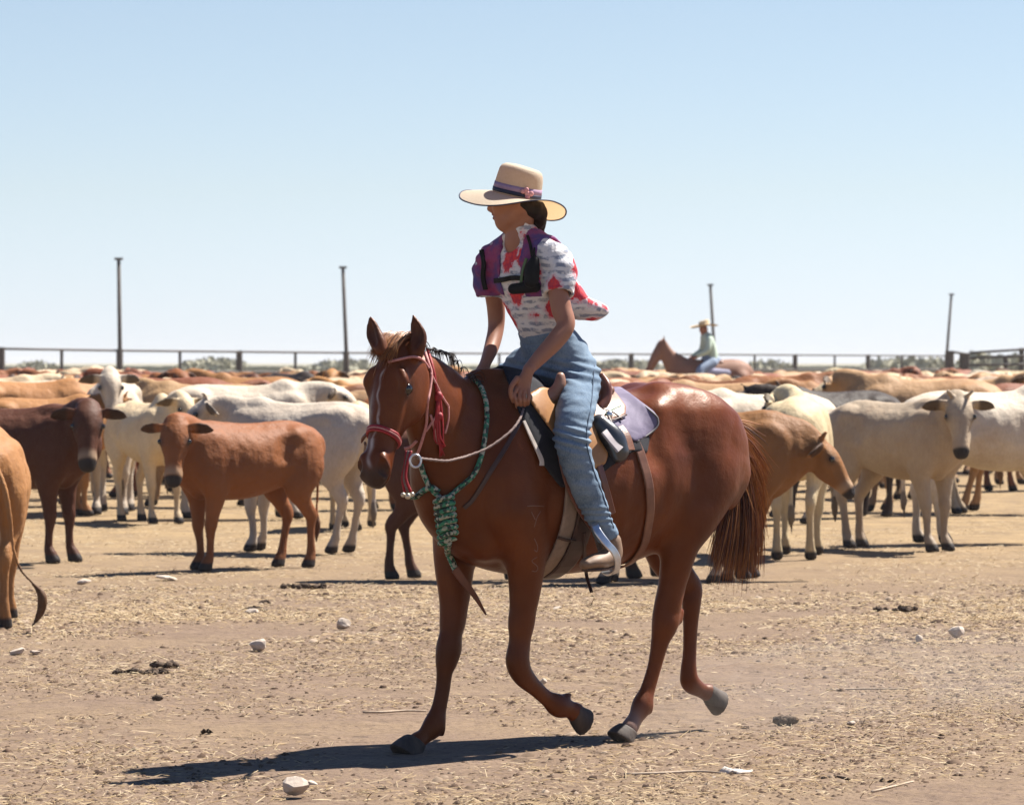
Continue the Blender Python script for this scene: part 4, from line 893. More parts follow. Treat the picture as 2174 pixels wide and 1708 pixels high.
    # legs
    for i, (sx, z) in enumerate(((1, 1), (1, -1), (-1, 1), (-1, -1))):
        d = legs[i]
        if sx > 0:
            T.append(C([(.42, .15 * z, 1.0), (.42, .165 * z, .82), (.38 + d * .1, .15 * z, .64), (.39 + d * .35, .14 * z, .50), (.40 + d * .5, .13 * z, .38)], [.07, .085, .075, .055, .045], [.15, .15, .10, .068, .052], side=LATY, k=.05, sub=5))
            T.append(C([(.40 + d * .5, .13 * z, .40), (.405 + d * .55, .13 * z, .345), (.40 + d * .72, .125 * z, .25), (.40 + d * .88, .125 * z, .14), (.41 + d * .95, .125 * z, .10), (.43 + d, .125 * z, .05)], [.043, .043, .030, .030, .037, .040], [.048, .046, .034, .034, .042, .046], side=LATY, k=.02, sub=5))
            T.append(C([(.425 + d, .125 * z, .07), (.445 + d, .125 * z, .015)], [.044, .052], [.048, .062], side=LATY, k=.01, cuts=(((0, 0, 0.0), (0, 0, -1)),)))
        else:
            T.append(C([(-.46, .13 * z, 1.02), (-.48, .165 * z, .86), (-.42 + d * .1, .165 * z, .70), (-.45 + d * .25, .15 * z, .58), (-.51 + d * .4, .135 * z, .47)], [.09, .10, .082, .055, .042], [.17, .19, .145, .085, .058], side=LATY, k=.05, sub=5))
            T.append(C([(-.52 + d * .42, .13 * z, .48), (-.535 + d * .5, .13 * z, .43), (-.525 + d * .6, .125 * z, .35), (-.51 + d * .8, .125 * z, .22), (-.50 + d * .93, .125 * z, .12), (-.48 + d, .125 * z, .06)], [.038, .042, .032, .029, .037, .040], [.056, .054, .038, .034, .042, .045], side=LATY, k=.02, sub=5))
            T.append(C([(-.485 + d, .125 * z, .07), (-.465 + d, .125 * z, .015)], [.044, .052], [.048, .062], side=LATY, k=.01, cuts=(((0, 0, 0.0), (0, 0, -1)),)))
    tx = tailx
    if tail is not None:
        T.append(C(tail, [.034, .028, .022, .017, .013, .011, .012, .030, .026, .004], k=.015, sub=4)); tx = None
    if tx is not None: T.append(C([(-.64, 0, 1.13), (-.71, tx * .1, 1.05), (-.73, tx * .4, .85), (-.72, tx * .8, .60), (-.71, tx, .42)], np.maximum([.032, .024, .016, .013, .012], tmin), k=.02, sub=5))
    if tx is not None: T.append(C([(-.71, tx, .46), (-.715, tx * 1.05, .34), (-.71, tx * 1.1, .20)], [.014, .032, .006], k=.01))
    info = dict(pl=pl, hd=hd, ls=ls, up=up_, eye=[q(.135, -.022, .098 * z) for z in (1, -1)])
    return T, info
CM = {}
def cow_mesh(key, h=.022, **kw):
    T, info = cow_prims(**kw)
    V, Q = sculpt(T, h, 1); N_ = vnormals(V, Q); tz = np.clip((V[:, 2] - .55) / .2, 0, 1) * (V[:, 0] > -.66)
    V = V + N_ * (tz * (.0050 * wob(V, (9, 9, 5), len(key) + 60) + .0028 * wob(V, (30, 20, 6), 62)))[:, None]
    me = mesh_of('cow_' + key, V, Q)
    q = (V - info['pl']) / kw.get('hs', 1.0); x, y, z = q @ info['hd'] / .91, q @ info['up'], q @ info['ls']
    onh = (x > -.1) & (x < .5) & (np.abs(z) < .3) & (y < .12) & (y > -.22)
    dark = onh * sm(x, .385, .41) * (np.abs(z) < .09)
    dark = np.maximum(dark, onh * 1.0 * np.exp(-(((x - .135) / .04) ** 2 + ((y + .022) / .032) ** 2)) * (np.abs(z) > .06))
    ear = onh * sm(np.abs(z), .12, .16) * (x < .14) * (x > -.06) * (y > -.125) * (y < .05)
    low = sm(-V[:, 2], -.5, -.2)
    pale = onh * sm(x, .30, .37) * (1 - dark)
    hoof_ = sm(-V[:, 2], -.075, -.06)
    tl_ = (V[:, 0] < -.68) * (V[:, 2] < .42)
    V = V
    setmark(me, np.column_stack([np.maximum(dark, hoof_), np.maximum(pale, 0), np.maximum(ear, tl_ * .8)]))
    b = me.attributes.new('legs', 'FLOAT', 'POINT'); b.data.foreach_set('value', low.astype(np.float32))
    me.materials.append(None); info['me'] = me; CM[key] = info; return info
mc = NT('cattle_hide', .62, .18)
oi = mc.n.new('ShaderNodeObjectInfo'); mk = mc.mark()
vec = mc.n.new('ShaderNodeVectorMath'); vec.operation = 'ADD'; mc.l.new(mc.co.outputs['Object'], vec.inputs[0]); mc.l.new(oi.outputs['Random'], vec.inputs[1])
vs = mc.n.new('ShaderNodeVectorMath'); vs.operation = 'MULTIPLY_ADD'; vs.inputs[1].default_value = (17, 17, 17); mc.l.new(oi.outputs['Random'], vs.inputs[0]); mc.l.new(mc.co.outputs['Object'], vs.inputs[2])
cb = mc.mix(mc.ramp(mc.noise(3.5, 3, vec=vs.outputs[0]), [(.35, 0.0), (.7, .55)]), oi.outputs['Color'], (.55, .40, .30), 'MULTIPLY')
cb = mc.mix(mc.ramp(mc.noise(2.2, 3, vec=vs.outputs[0]), [(.3, .1), (.7, .9)]), oi.outputs['Color'], cb)
cb = mc.mix(mc.ramp(mc.noise(70, 3, stretch=(1, 1, .3)), [(.3, 0.0), (.8, .25)]), cb, (.12, .07, .04))
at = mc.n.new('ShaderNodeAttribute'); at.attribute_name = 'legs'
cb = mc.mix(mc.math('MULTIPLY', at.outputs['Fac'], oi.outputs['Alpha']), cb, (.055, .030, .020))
cb = mc.mix(mc.math('MULTIPLY', mk[1], .6), cb, (.38, .27, .17)); cb = mc.mix(mc.math('MULTIPLY', mk[2], .85), cb, (.03, .017, .012)); cb = mc.mix(mk[0], cb, (.03, .024, .022))
mc.base(cb); mc.bump(mc.noise(8, 4), .55, .03); mc.bump(mc.noise(26, 3, stretch=(1, 1, .35)), .35, .01); mc.bump(mc.noise(120, 2, stretch=(1, 1, .3)), .15, .004); M_COW = mc.m
COLS = {'fawn': (.25, .115, .038), 'white': (.58, .495, .39), 'cream': (.58, .45, .29), 'tan': (.43, .26, .13), 'orange': (.35, .165, .058), 'brown': (.215, .074, .023), 'dark brown': (.085, .026, .012), 'grey': (.47, .37, .26), 'black': (.024, .018, .016), 'red': (.20, .062, .028)}
def put_cow(key, u, vg, heading, col, label, scale=1.0, group=None, parts=False, legd=.25, X=None, Y=None, cvar=.06):
    info = CM[key]
    loc = (X, Y, 0) if X is not None else tuple(G(u, vg))
    if scale < 1 and key.startswith('calf'): scale = scale
    if parts:
        root = empty('cow', loc, R(heading)); b = bpy.data.objects.new('body', info['me']); COL.objects.link(b); b.parent = root
        V, Fc = sphere((0, 0, 0), .023, 10)
        for e in info['eye']:
            eo = obj('eye', mesh_of('eye', np.array(V) + e, Fc), M_EYE, root)
    else:
        root = bpy.data.objects.new('cow', info['me']); COL.objects.link(root); root.location = loc; root.rotation_euler = (0, 0, R(heading)); b = root
    root.scale = (scale,) * 3
    b.material_slots[0].link = 'OBJECT'; b.material_slots[0].material = M_COW
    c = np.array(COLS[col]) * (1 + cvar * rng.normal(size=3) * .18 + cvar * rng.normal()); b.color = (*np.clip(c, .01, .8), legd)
    tag(root, label, 'cow', group); return root
def turned(hx, hz, a, out=.55, pitch=-.9, r=.42, y0=0):
    """poll position and muzzle direction for a head turned by a degrees"""
    a = R(a); return dict(head=(.42 + r * math.cos(a * out), y0 + r * math.sin(a * out), hz), hdir=(math.cos(a), math.sin(a), pitch))
# --- the ones one can tell apart
cow_mesh('calf_turned', .0125, **turned(.4, 1.22, 52, pitch=-2.4, r=.44), hs=1.22, hump=.0, legs=(.02, -.05, -.08, .06), dew=.4)
cow_mesh('dark_turned', .0125, **turned(.4, 1.22, -66, pitch=-1.9, r=.44), hs=1.18, hump=.1, legs=(.03, -.04, .0, .05), dew=.5)
cow_mesh('low_head', .0125, head=(.82, .03, 1.0), hdir=(1, .1, -1.3), hump=.0, neckr=1.2, hs=1.06, legs=(-.16, -.20, .05, -.1), dew=.8, horn=.35)
cow_mesh('grey_turned', .0125, **turned(.4, 1.24, -42, pitch=-2.2, r=.46), hs=1.12, hump=.15, legs=(.0, .05, -.05, .04), dew=.8, horn=.3)
cow_mesh('front_on', .016, **turned(.4, 1.27, 8, pitch=-1.9, r=.46), hump=.8, legs=(.05, -.03, .0, .06))
cow_mesh('rump_tail', .0125, **turned(.4, 1.2, 70), hump=.3, legs=(.02, 0, .03, -.05), tail=[(-.64, 0, 1.13), (-.74, -.05, 1.06), (-.79, -.13, .90), (-.80, -.17, .70), (-.81, -.19, .52), (-.83, -.24, .38), (-.85, -.32, .29), (-.86, -.37, .22), (-.86, -.36, .12), (-.86, -.30, .02)])
for i, (a, p, hz, hm_, hn) in enumerate(((0, -.8, 1.2, .8, 0), (35, -1.0, 1.22, .5, .4), (-40, -1.3, 1.26, .9, 0), (60, -1.8, 1.24, .3, 0), (-75, -1.6, 1.22, .6, .5), (5, -1.6, .98, .4, 0), (-15, -.6, 1.3, 1.0, 0), (85, -1.5, 1.2, .2, 0))):
    lg = rng.normal(0, .06, 4); cow_mesh('herd%d' % i, .024, tmin=.021, **turned(.4, hz, a, pitch=p), hump=hm_ * .5, horn=hn, legs=tuple(lg), belly=1 + .08 * rng.normal())
cow_mesh('hidden', .016, **turned(.4, .98, 10, pitch=-1.6), legs=(.05, -.06, .04, -.12), hump=.2, tail=[(-.5, 0, 1.0 - .004 * i) for i in range(10)])
NEAR = 'cattle in the front row of the mob'
L = put_cow
L('rump_tail', -26, 1322, 95, 'orange', 'tan cow cut off by the left edge, rump and hanging tail towards us', .93, NEAR, True)
L('dark_turned', 30, 1192, -20, 'dark brown', 'dark red-brown cow at the left edge, head turned to look at us', .98, NEAR, True)
L('calf_turned', 520, 1207, 216, 'brown', 'small brown calf left of the horse, dark ears spread, facing the camera', .90, NEAR, True)
L('front_on', 315, 1108, -62, 'cream', 'cream cow standing just behind the brown calf and the dark red-brown cow', .95, NEAR, True)
L('front_on', 240, 1088, -88, 'white', 'white cow with a grey face looking over the dark red-brown cow', 1.12, NEAR, True)
L('herd0', 520, 1100, 2, 'white', 'big white cow side-on behind the brown calf', 1.08, NEAR, True)
L('herd1', 632, 1172, 152, 'white', 'white cow with a patchy flank half hidden behind the brown calf\'s rump', 1.0, NEAR, True)
L('herd0', 748, 1122, 84, 'cream', 'pale tan cow seen from behind, just left of the horse\'s muzzle', .93, NEAR, True)
L('hidden', 988, 1228, -3, 'dark brown', 'dark cow hidden behind the horse\'s neck, only its legs in view', .88, NEAR, True)
L('hidden', 1400, 1236, 188, 'grey', 'pale-footed cow hidden behind the horse\'s belly', .85, NEAR, True)
L('low_head', 1512, 1226, -9, 'fawn', 'brown cow with lowered head stretched out beyond the horse\'s tail', .97, NEAR, True, .95)
L('herd3', 1694, 1182, 82, 'cream', 'cream cow seen from behind, above the brown cow with lowered head', 1.04, NEAR, True)
L('grey_turned', 1906, 1166, -48, 'grey', 'grey-fawn cow on the right with small horns, facing the camera', 1.0, NEAR, True)
L('herd6', 2098, 1152, 12, 'white', 'white cow cut off by the right edge, behind the grey-fawn cow', 1.06, NEAR, True)
L('herd2', 1960, 1085, 176, 'tan', 'big tan cow standing behind the grey-fawn horned cow', 1.12, NEAR, True)
L('herd4', 1765, 1098, 200, 'black', 'near-black cow between the cream rump and the big tan cow', 1.03, NEAR, True)
L('herd0', 1610, 1112, 190, 'white', 'white cow showing its back just above the low-headed brown cow', 1.02, NEAR, True)
L('herd2', 2120, 1090, 8, 'cream', 'cream cow behind the white one at the right edge', 1.0, NEAR, True)
L('herd1', 95, 1095, 10, 'orange', 'orange-tan cow whose back shows above the dark red-brown cow', .97, NEAR, True)
L('herd6', 45, 1072, 176, 'white', 'white cow with a long back near the left edge, behind the orange-tan one', 1.1, NEAR, True)
L('herd2', 350, 1055, 182, 'red', 'red cow with its back above the cream and the white cow', 1.12, NEAR, True)
# --- the mob behind them, row after row
names = list(COLS)[1:]; wts = np.array([.06, .20, .20, .14, .19, .06, .03, .01, .16]); wts /= wts.sum()
Yr = 43.0; cnt = 0
while Yr < 112:
    half = (1087 + 60) / F * Yr; x = -half + rng.uniform(0, 1.0)
    while x < half:
        hd_ = (0 if rng.uniform() < .5 else 180) + rng.normal(0, 22)
        if rng.uniform() < .30: hd_ = rng.uniform(200, 340) if rng.uniform() < .6 else rng.uniform(0, 360)
        yy = Yr + rng.normal(0, .5); uu = UC + x / yy * F
        cn_ = str(rng.choice(names, p=wts)); vtop = VH + (CH - 1.2) * F / yy
        zone = ('at the left edge', 'below the leftmost tall pole', 'between the two left poles', 'just left of the horse\'s head', 'behind the horse and rider', 'just right of the rider', 'below the distant rider', 'between the distant rider and the right pole', 'at the right end of the mob')[int(np.searchsorted([120, 380, 620, 800, 1280, 1440, 1600, 1900], uu))]
        hq = hd_ % 360; face = 'facing right' if hq < 45 or hq >= 315 else ('seen from behind' if hq < 135 else ('facing left' if hq < 225 else 'facing us'))
        band = 'nearer' if yy < 58 else ('middle' if yy < 80 else 'farthest')
        sc_ = float(np.clip(rng.normal(1.02, .05), .88, 1.1))
        if not (yy < 60 and 1740 < uu < 1800 and yy < 46):
            L('herd%d' % rng.integers(8), 0, 0, hd_, cn_, '%s cow %s, %s rows, %s' % (cn_, face, band, zone), sc_, '%s cattle %s in the %s rows, %s' % (cn_, face, band, zone), False, .25, x, yy, .12); cnt += 1
        x += 1.35 + abs(rng.normal(0, .5)) + (.35 if yy < 60 else 0)
    Yr += 2.6 + .02 * (Yr - 43)
# ------------------------------------------------------------------ ground
mgd = NT('trampled_dirt', .95, .15)
pos = mgd.sep(); big = mgd.noise(.55, 4); mid = mgd.noise(3.5, 5, .7); fine = mgd.noise(38, 4, .7)
gc = mgd.mix(mgd.ramp(mid, [(.32, 0.0), (.68, 1.0)]), (.120, .080, .058), (.175, .121, .088))
straw = mgd.math('ADD', mgd.math('MULTIPLY', big, .9), mgd.math('MULTIPLY', mgd.noise(9, 4, .7), .5))
gc = mgd.mix(mgd.ramp(straw, [(.66, 0.0), (.88, .5)]), gc, (.22, .155, .09))
gc = mgd.mix(mgd.ramp(mgd.noise(17, 5, .75), [(.40, 0.0), (.62, .45)]), gc, (.235, .165, .10))
gc = mgd.mix(mgd.ramp(fine, [(.34, .75), (.46, 0.0)]), gc, (.05, .031, .022)); gc = mgd.mix(mgd.ramp(fine, [(.64, 0.0), (.80, .4)]), gc, (.30, .23, .145))
far = mgd.ramp(mgd.math('MULTIPLY', pos[1], .01), [(.25, 0.0), (.36, 1.0)])
gc = mgd.mix(far, gc, mgd.mix(mgd.ramp(mgd.noise(2.2, 4), [(.35, 0.0), (.65, 1.0)]), (.285, .20, .105), (.19, .132, .078)))
mgd.base(gc); mgd.bump(mgd.noise(5, 5, .65), .8, .04); mgd.bump(mgd.ramp(mgd.voro(2.6), [(.05, 0.0), (.22, 1.0)]), .8, .03); mgd.bump(fine, .6, .012)
xs = np.concatenate([np.linspace(-60, -6, 28)[:-1], np.linspace(-6, 6, 121), np.linspace(6, 60, 28)[1:]]); ys = np.concatenate([np.linspace(9, 26, 171), np.linspace(26, 60, 69)[1:], np.linspace(60, 260, 21)[1:]])
GXm, GYm = np.meshgrid(xs, ys, indexing='ij'); Vg = np.column_stack([GXm.ravel(), GYm.ravel(), np.zeros(GXm.size)])
amp_ = np.clip((40 - Vg[:, 1]) / 10, 0, 1) * np.clip((6.5 - np.abs(Vg[:, 0])) / .5, 0, 1)
def gz(x, y):
    q = np.column_stack([np.ravel(x), np.ravel(y), np.zeros(np.size(x))]); return .010 * wob(q, (1.6, 1.6, 0), 31) + .007 * wob(q, (6, 6, 0), 32)
Vg[:, 2] = gz(Vg[:, 0], Vg[:, 1]) * amp_ - .006
nx_, ny_ = len(xs), len(ys); I_ = np.arange(nx_ * ny_).reshape(nx_, ny_)
Qg = np.stack([I_[:-1, :-1].ravel(), I_[1:, :-1].ravel(), I_[1:, 1:].ravel(), I_[:-1, 1:].ravel()], 1)
tag(obj('ground', mesh_of('ground', Vg, Qg), mgd.m), kind='structure')
mpl = NT('dry_grass_plain', 1.0, .1); mpl.base(mpl.mix(mpl.ramp(mpl.noise(.05, 5), [(.35, 0.0), (.65, 1.0)]), (.25, .21, .13), (.20, .19, .11)))
V = [(-3500, -50, -.06), (3500, -50, -.06), (3500, 6500, -.06), (-3500, 6500, -.06)]
tag(obj('plain', mesh_of('plain', V, [(0, 1, 2, 3)], False), mpl.m), kind='structure')
# straw, clods: nobody could count them
def litter(name, n, y0, y1, fn, mat, pw=1.0):
    VV = []; FF = []; o = 0
    Y_ = y0 + (y1 - y0) * rng.uniform(0, 1, n) ** pw; X_ = rng.uniform(-1, 1, n) * (1087 + 80) / F * Y_
    q = np.column_stack([X_, Y_, X_ * 0]); den = wob(q, (1.1, 1.1, 0), 41) + .7 * wob(q, (3.5, 3.5, 0), 42); keep = rng.uniform(-.5, 1.3, n) < den * 1.1 + .28
    X_, Y_ = X_[keep], Y_[keep]; Z_ = gz(X_, Y_) * np.clip((40 - Y_) / 10, 0, 1) - .006
    V, Q = fn(X_, Y_, Z_); return tag(obj(name, mesh_of(name, V, Q, False), mat), kind='stuff')
def straws(X_, Y_, Z_):
    n = len(X_); a = rng.uniform(0, math.pi, n); L_ = np.clip(rng.lognormal(-3.4, .55, n), .012, .16); w = rng.uniform(.0006, .0017, n) * (1 + (Y_ > 22) * .6)
    dx, dy = np.cos(a) * L_ / 2, np.sin(a) * L_ / 2; px_, py_ = -np.sin(a) * w, np.cos(a) * w; t = rng.normal(0, .10, n) * L_; h = rng.uniform(.002, .009, n)
    P4 = np.stack([np.stack([X_ - dx - px_, Y_ - dy - py_, Z_ + h - t], 1), np.stack([X_ + dx - px_, Y_ + dy - py_, Z_ + h + t], 1), np.stack([X_ + dx + px_, Y_ + dy + py_, Z_ + h + t + .001], 1), np.stack([X_ - dx + px_, Y_ - dy + py_, Z_ + h - t + .001], 1),
                   np.stack([X_, Y_, Z_ + h + w * 2.2], 1)], 1).reshape(-1, 3)
    b = np.arange(n)[:, None] * 5; Q = np.vstack([b + [0, 1, 4, 4], b + [1, 2, 4, 4], b + [2, 3, 4, 4], b + [3, 0, 4, 4]])[:, :3]
    return P4, Q
def clods(X_, Y_, Z_):
    n = len(X_); s = np.clip(rng.lognormal(-5.2, .55, n), .002, .03) * (1 + (Y_ > 22) * .3)
    base_ = np.array([(1, 0, -.1), (.5, .87, -.1), (-.5, .87, -.1), (-1, 0, -.1), (-.5, -.87, -.1), (.5, -.87, -.1), (.6, .1, .5), (-.25, .5, .55), (-.3, -.5, .45)]); V = (base_[None] * (1 + rng.normal(0, .22, (n, 9, 3)))) * s[:, None, None] * np.array([1.0, 1.0, .8]) + np.stack([X_, Y_, Z_ + .001], 1)[:, None]
    b = np.arange(n)[:, None] * 9; Q = np.vstack([b + list(t) for t in ((0, 1, 6), (1, 7, 6), (1, 2, 7), (2, 3, 7), (3, 8, 7), (3, 4, 8), (4, 5, 8), (5, 6, 8), (5, 0, 6), (6, 7, 8))]); return V.reshape(-1, 3), Q
M_STR = NT('dry_straw', .8, .3); gi = M_STR.n.new('ShaderNodeNewGeometry'); M_STR.base(M_STR.ramp(gi.outputs['Random Per Island'], [(0, (.28, .20, .105)), (.45, (.20, .13, .067)), (.85, (.38, .30, .19)), (1, (.13, .08, .045))])); M_STR = M_STR.m
M_CLOD = NT('dirt_clods', .95, .1); gi = M_CLOD.n.new('ShaderNodeNewGeometry'); M_CLOD.base(M_CLOD.ramp(gi.outputs['Random Per Island'], [(0, (.035, .021, .015)), (.35, (.10, .064, .043)), (.8, (.17, .12, .083)), (1, (.30, .23, .17))])); M_CLOD = M_CLOD.m
litter('straw', 52000, 13.2, 27, straws, M_STR, 1.0)
litter('straw', 60000, 24, 48, straws, M_STR, 1.2)
litter('clods', 60000, 13.2, 28, clods, M_CLOD, 1.0)
# stones, dung, sticks
M_STONE = NT('pale_stone', .85, .2); M_STONE.base(M_STONE.mix(M_STONE.noise(30, 4), (.56, .48, .40), (.36, .28, .22))); M_STONE.bump(M_STONE.noise(60, 4), .5, .006); M_STONE = M_STONE.m
M_DUNG = simple('dried_dung', (.055, .034, .022), (.10, .065, .04), .95, 30, .7, 60, dist=.01)
M_STICK = simple('bleached_stick', (.46, .37, .28), (.34, .24, .16), .85, 60)
def stone(u, v, w, hgt, label, mat=M_STONE, name='stone', cat='stone', seed=0, group=None):
    c = G(u, v); s = w / 2 * c[1] / F; hh = hgt * c[1] / F
    r_ = np.random.default_rng(seed + int(u)); bm = bmesh.new(); bmesh.ops.create_icosphere(bm, subdivisions=2, radius=1)
    V = np.array([p.co[:] for p in bm.verts]); Fc = [[p.index for p in f.verts] for f in bm.faces]; bm.free()
    for _ in range(9):
        d = unit(r_.normal(size=3)); k = r_.uniform(.55, .85); t = V @ d; V = V - np.outer(np.maximum(t - k, 0), d)
    V = V / (np.abs(V).max(0)) * np.array([s, s * .8, hh / 2]) * (1 + .05 * r_.normal(size=V.shape)); V = V @ np.array(Matrix.Rotation(r_.uniform(-.3, .3), 3, 'Y')).T
    o = obj(name, mesh_of(name, V, Fc, False), mat); o.location = (c[0], c[1], hh * .36); return tag(o, label, cat, group)
for a in ((625, 1682, 62, 40, 'largest pale stone, at the bottom edge left of centre'), (727, 1332, 34, 26, 'round pale stone left of the planted foreleg'), (550, 1378, 44, 30, 'blocky cream stone lying left of the horse'), (36, 1388, 38, 16, 'flat white stone at the left edge of the dirt'), (74, 1387, 26, 10, 'small flat stone beside the flat white one at left'),
          (2033, 1352, 38, 28, 'brownish pointed stone at far right of the dirt'), (1950, 1362, 18, 18, 'small white stone left of the brownish pointed stone'), (1808, 1538, 22, 12, 'small pale stone right of the lifted hind hoof'), (535, 1300, 30, 12, 'pale stone among dung behind the cream stone'), (178, 1240, 30, 14, 'white stone on the straw below the dark red-brown cow'), (1154, 1450, 16, 14, 'tiny white stone seen beyond the folded foreleg'), (1515, 1652, 10, 6, 'tiny chip near the long stick'), (1183, 1294, 22, 9, 'flat pale stone on the dirt behind the horse\'s chest'), (660, 1664, 30, 10, 'dark flat stone touching the largest pale stone'), (355, 1228, 50, 8, 'flat pale stone in the calf\'s shadow')):
    stone(*a, seed=3)
def pile(u, v, w, hgt, label, n=14, mat=M_DUNG):
    c = G(u, v); parts_ = []; r_ = np.random.default_rng(int(u)); s = w / 2 * c[1] / F
    for _ in range(n):
        q_ = c + np.array([r_.uniform(-1, 1) * s, r_.normal() * s * .35, 0]); rr = r_.uniform(.25, .6) * hgt * c[1] / F; parts_.append(sphere(q_ + [0, 0, rr * .5], rr, 7, (1.3 * r_.uniform(.7, 1.6), 1, .8)))
    V, Fc = merge(parts_); V = np.array(V) - c; V += .004 * rng.normal(size=V.shape); o = obj('dung', mesh_of('dung', V, Fc), mat); o.location = tuple(c); tag(o, label, 'dung')
for a in ((300, 1430, 110, 16, 'long scatter of dark dung on the left', 22), (1896, 1295, 100, 14, 'low ridge of dried dung on the right'), (645, 1247, 90, 12, 'brown dung patch behind the horse\'s muzzle', 18), (548, 1296, 46, 12, 'dark dung beside a pale stone'), (328, 1484, 20, 14, 'single dark dung lump below the long scatter', 4), (565, 1280, 28, 8, 'small dung patch above the dark dung', 7), (1664, 1534, 26, 24, 'dark clod kicked up beyond the lifted hind hoof', 6), (435, 1554, 26, 8, 'thin dark chips left of the horse\'s shadow', 6), (350, 1415, 40, 22, 'twin dark lumps at the end of the long scatter', 8), (1885, 1660, 30, 8, 'dark chip in the bottom right corner', 5)):
    pile(*a)
def stick(uv, r, label, mat=M_STICK):
    pts = [G(*a) + [0, 0, r * .9 + .002] for a in uv]; c = pts[0]; V, Fc = tube(np.array(pts) - c, [r, r * 1.1, r * .9, r * .6][:len(pts)], 6, sub=4); o = obj('stick', mesh_of('stick', V, Fc), mat); o.location = tuple(c); tag(o, label, 'stick')
stick([(1325, 1646), (1400, 1644), (1480, 1640), (1540, 1644)], .0055, 'long bleached stick near the bottom edge')
stick([(770, 1514), (810, 1514), (860, 1511), (905, 1512)], .0055, 'pale stick behind the planted foreleg')
stick([(1755, 1466), (1820, 1464), (1880, 1464), (1935, 1465)], .0045, 'thin straw-coloured stalk on the right')
stick([(1745, 1654), (1770, 1650), (1805, 1656)], .005, 'dark curled twig at lower right', M_DUNG)
stick([(1850, 1682), (1900, 1670), (1940, 1660)], .0035, 'fine pale stalk in the lower right corner')
V = []; Fc = []
for i in range(7):
    c = G(1560 + 7 * i - 20, 1640 + (i % 3)); V0, F0 = ribbon([c + [-.02, 0, .004], c + [0, .01, .022 - .003 * i], c + [.03, .02, .008]], [np.array([0, -.5, 1])] * 3, .014, .001); o_ = len(V); V += V0; Fc += [tuple(k_ + o_ for k_ in q) for q in F0]
tag(obj('husk', mesh_of('husk', V, Fc), M_CREAM), 'dry white husk at the end of the long bleached stick', 'husk')

# ------------------------------------------------------------------ fences, poles, far scrub
M_RAIL = simple('weathered_steel', (.055, .05, .047), (.09, .07, .06), .7, 8); M_POST = simple('old_timber_post', (.065, .054, .047), (.11, .09, .075), .9, 10, .3, 40)
def fY(u):      # distance of the far fence seen at u
    return float(np.interp(u, [-60, 254, 735, 1510, 2020, 2300], [127, 136, 149, 183, 210, 226]))
def rail_v(u): return float(np.interp(u, [-60, 0, 254, 735, 1340, 2020, 2300], [737, 738, 742, 747, 750, 754, 755]))
fen = empty('yard_fence', (0, 150, 0)); tag(fen, 'long steel-rail fence across the back of the yard', 'fence')
us = [(3, 1), (131, 0), (254, 1), (382, 0), (508, 1), (627, 0), (735, 1), (860, 0), (960, 1), (1060, 0), (1150, 1), (1245, 0), (1340, 1), (1430, 0), (1517, 1), (1602, 0), (1688, 1), (1772, 0), (1843, 1), (1914, 0), (2010, 1)]
top = []
for (u, hv) in us:
    Y = fY(u); p = P(u, rail_v(u), Y); x, z = p[0], p[2]; w = (.13 if hv else .05)
    if hv: V, Fc = tube([(x, Y, -.1), (x, Y, 1.0), (x, Y, z + .02)], [w, w * .95, w * .9], 10)
    else: V, Fc = box((x - w, Y - w, -.1), (x + w, Y + w, z))
    wobj('post', V, Fc, M_POST if hv else M_RAIL, fen, False); top.append((x, Y, z))
top = np.array(top)
for f_, nm in ((1.0, 'top_rail'), (.63, 'rail'), (.32, 'rail')):
    wobj(nm, *tube(top * [1, 1, f_] - [0, .12, .03], .042, 6), M_RAIL, fen)
for i, (ut, vt, ub) in enumerate(((252, 550, 255), (728, 568, 736), (1508, 605, 1518), (2020, 625, 2009))):
    Y = fY(ub) - .3; pb, pt_ = P(ub, 768, Y), P(ut, vt, Y); d = (pt_ - pb) / (pt_[2] - pb[2]); root_ = empty('tall_pole', (pb[0] - d[0] * pb[2], Y, 0))
    tag(root_, ('tall thin pole at the left end of the fence', 'tall thin pole just left of the horse\'s ears', 'tall thin pole standing behind the distant rider', 'tall leaning pole near the right fence corner')[i], 'pole', 'tall poles along the fence')
    b_ = np.array([pb[0] - d[0] * pb[2], Y, 0]); wobj('shaft', *tube([b_, pb, pt_], [.085, .08, .065], 10), M_POST, root_)
    wobj('cap', *box(pt_ + [-.14, -.08, -.03], pt_ + [.14, .08, .05]), M_RAIL, root_, False)
f2 = empty('gate_panels', (20, 170, 0)); tag(f2, 'nearer steel gate panels in the right corner of the yard', 'gate')
Yg2 = 150.0
for u, vtp, w, m_ in ((2016, 745, .17, M_POST), (2048, 749, .20, M_POST), (2135, 757, .09, M_RAIL), (2169, 738, .10, M_RAIL), (2230, 738, .10, M_RAIL)):
    p = P(u, vtp, Yg2); wobj('post', *tube([(p[0], Yg2, -.1), (p[0], Yg2, p[2])], w, 10), m_, f2, False)
for a, b in (((2016, 746), (2058, 752)), ((2058, 749), (2240, 737)), ((2058, 760), (2240, 752)), ((2058, 775), (2240, 772)), ((2058, 790), (2240, 790))):
    wobj('rail', *tube([P(a[0], a[1], Yg2 - .2), P(b[0], b[1], Yg2 - .2)], .05, 6), M_RAIL, f2)
M_LEAF = simple('hazed_leaf', (.29, .28, .20), (.32, .29, .20), .9, 3)  # leaf colours paled to stand in for distance haze
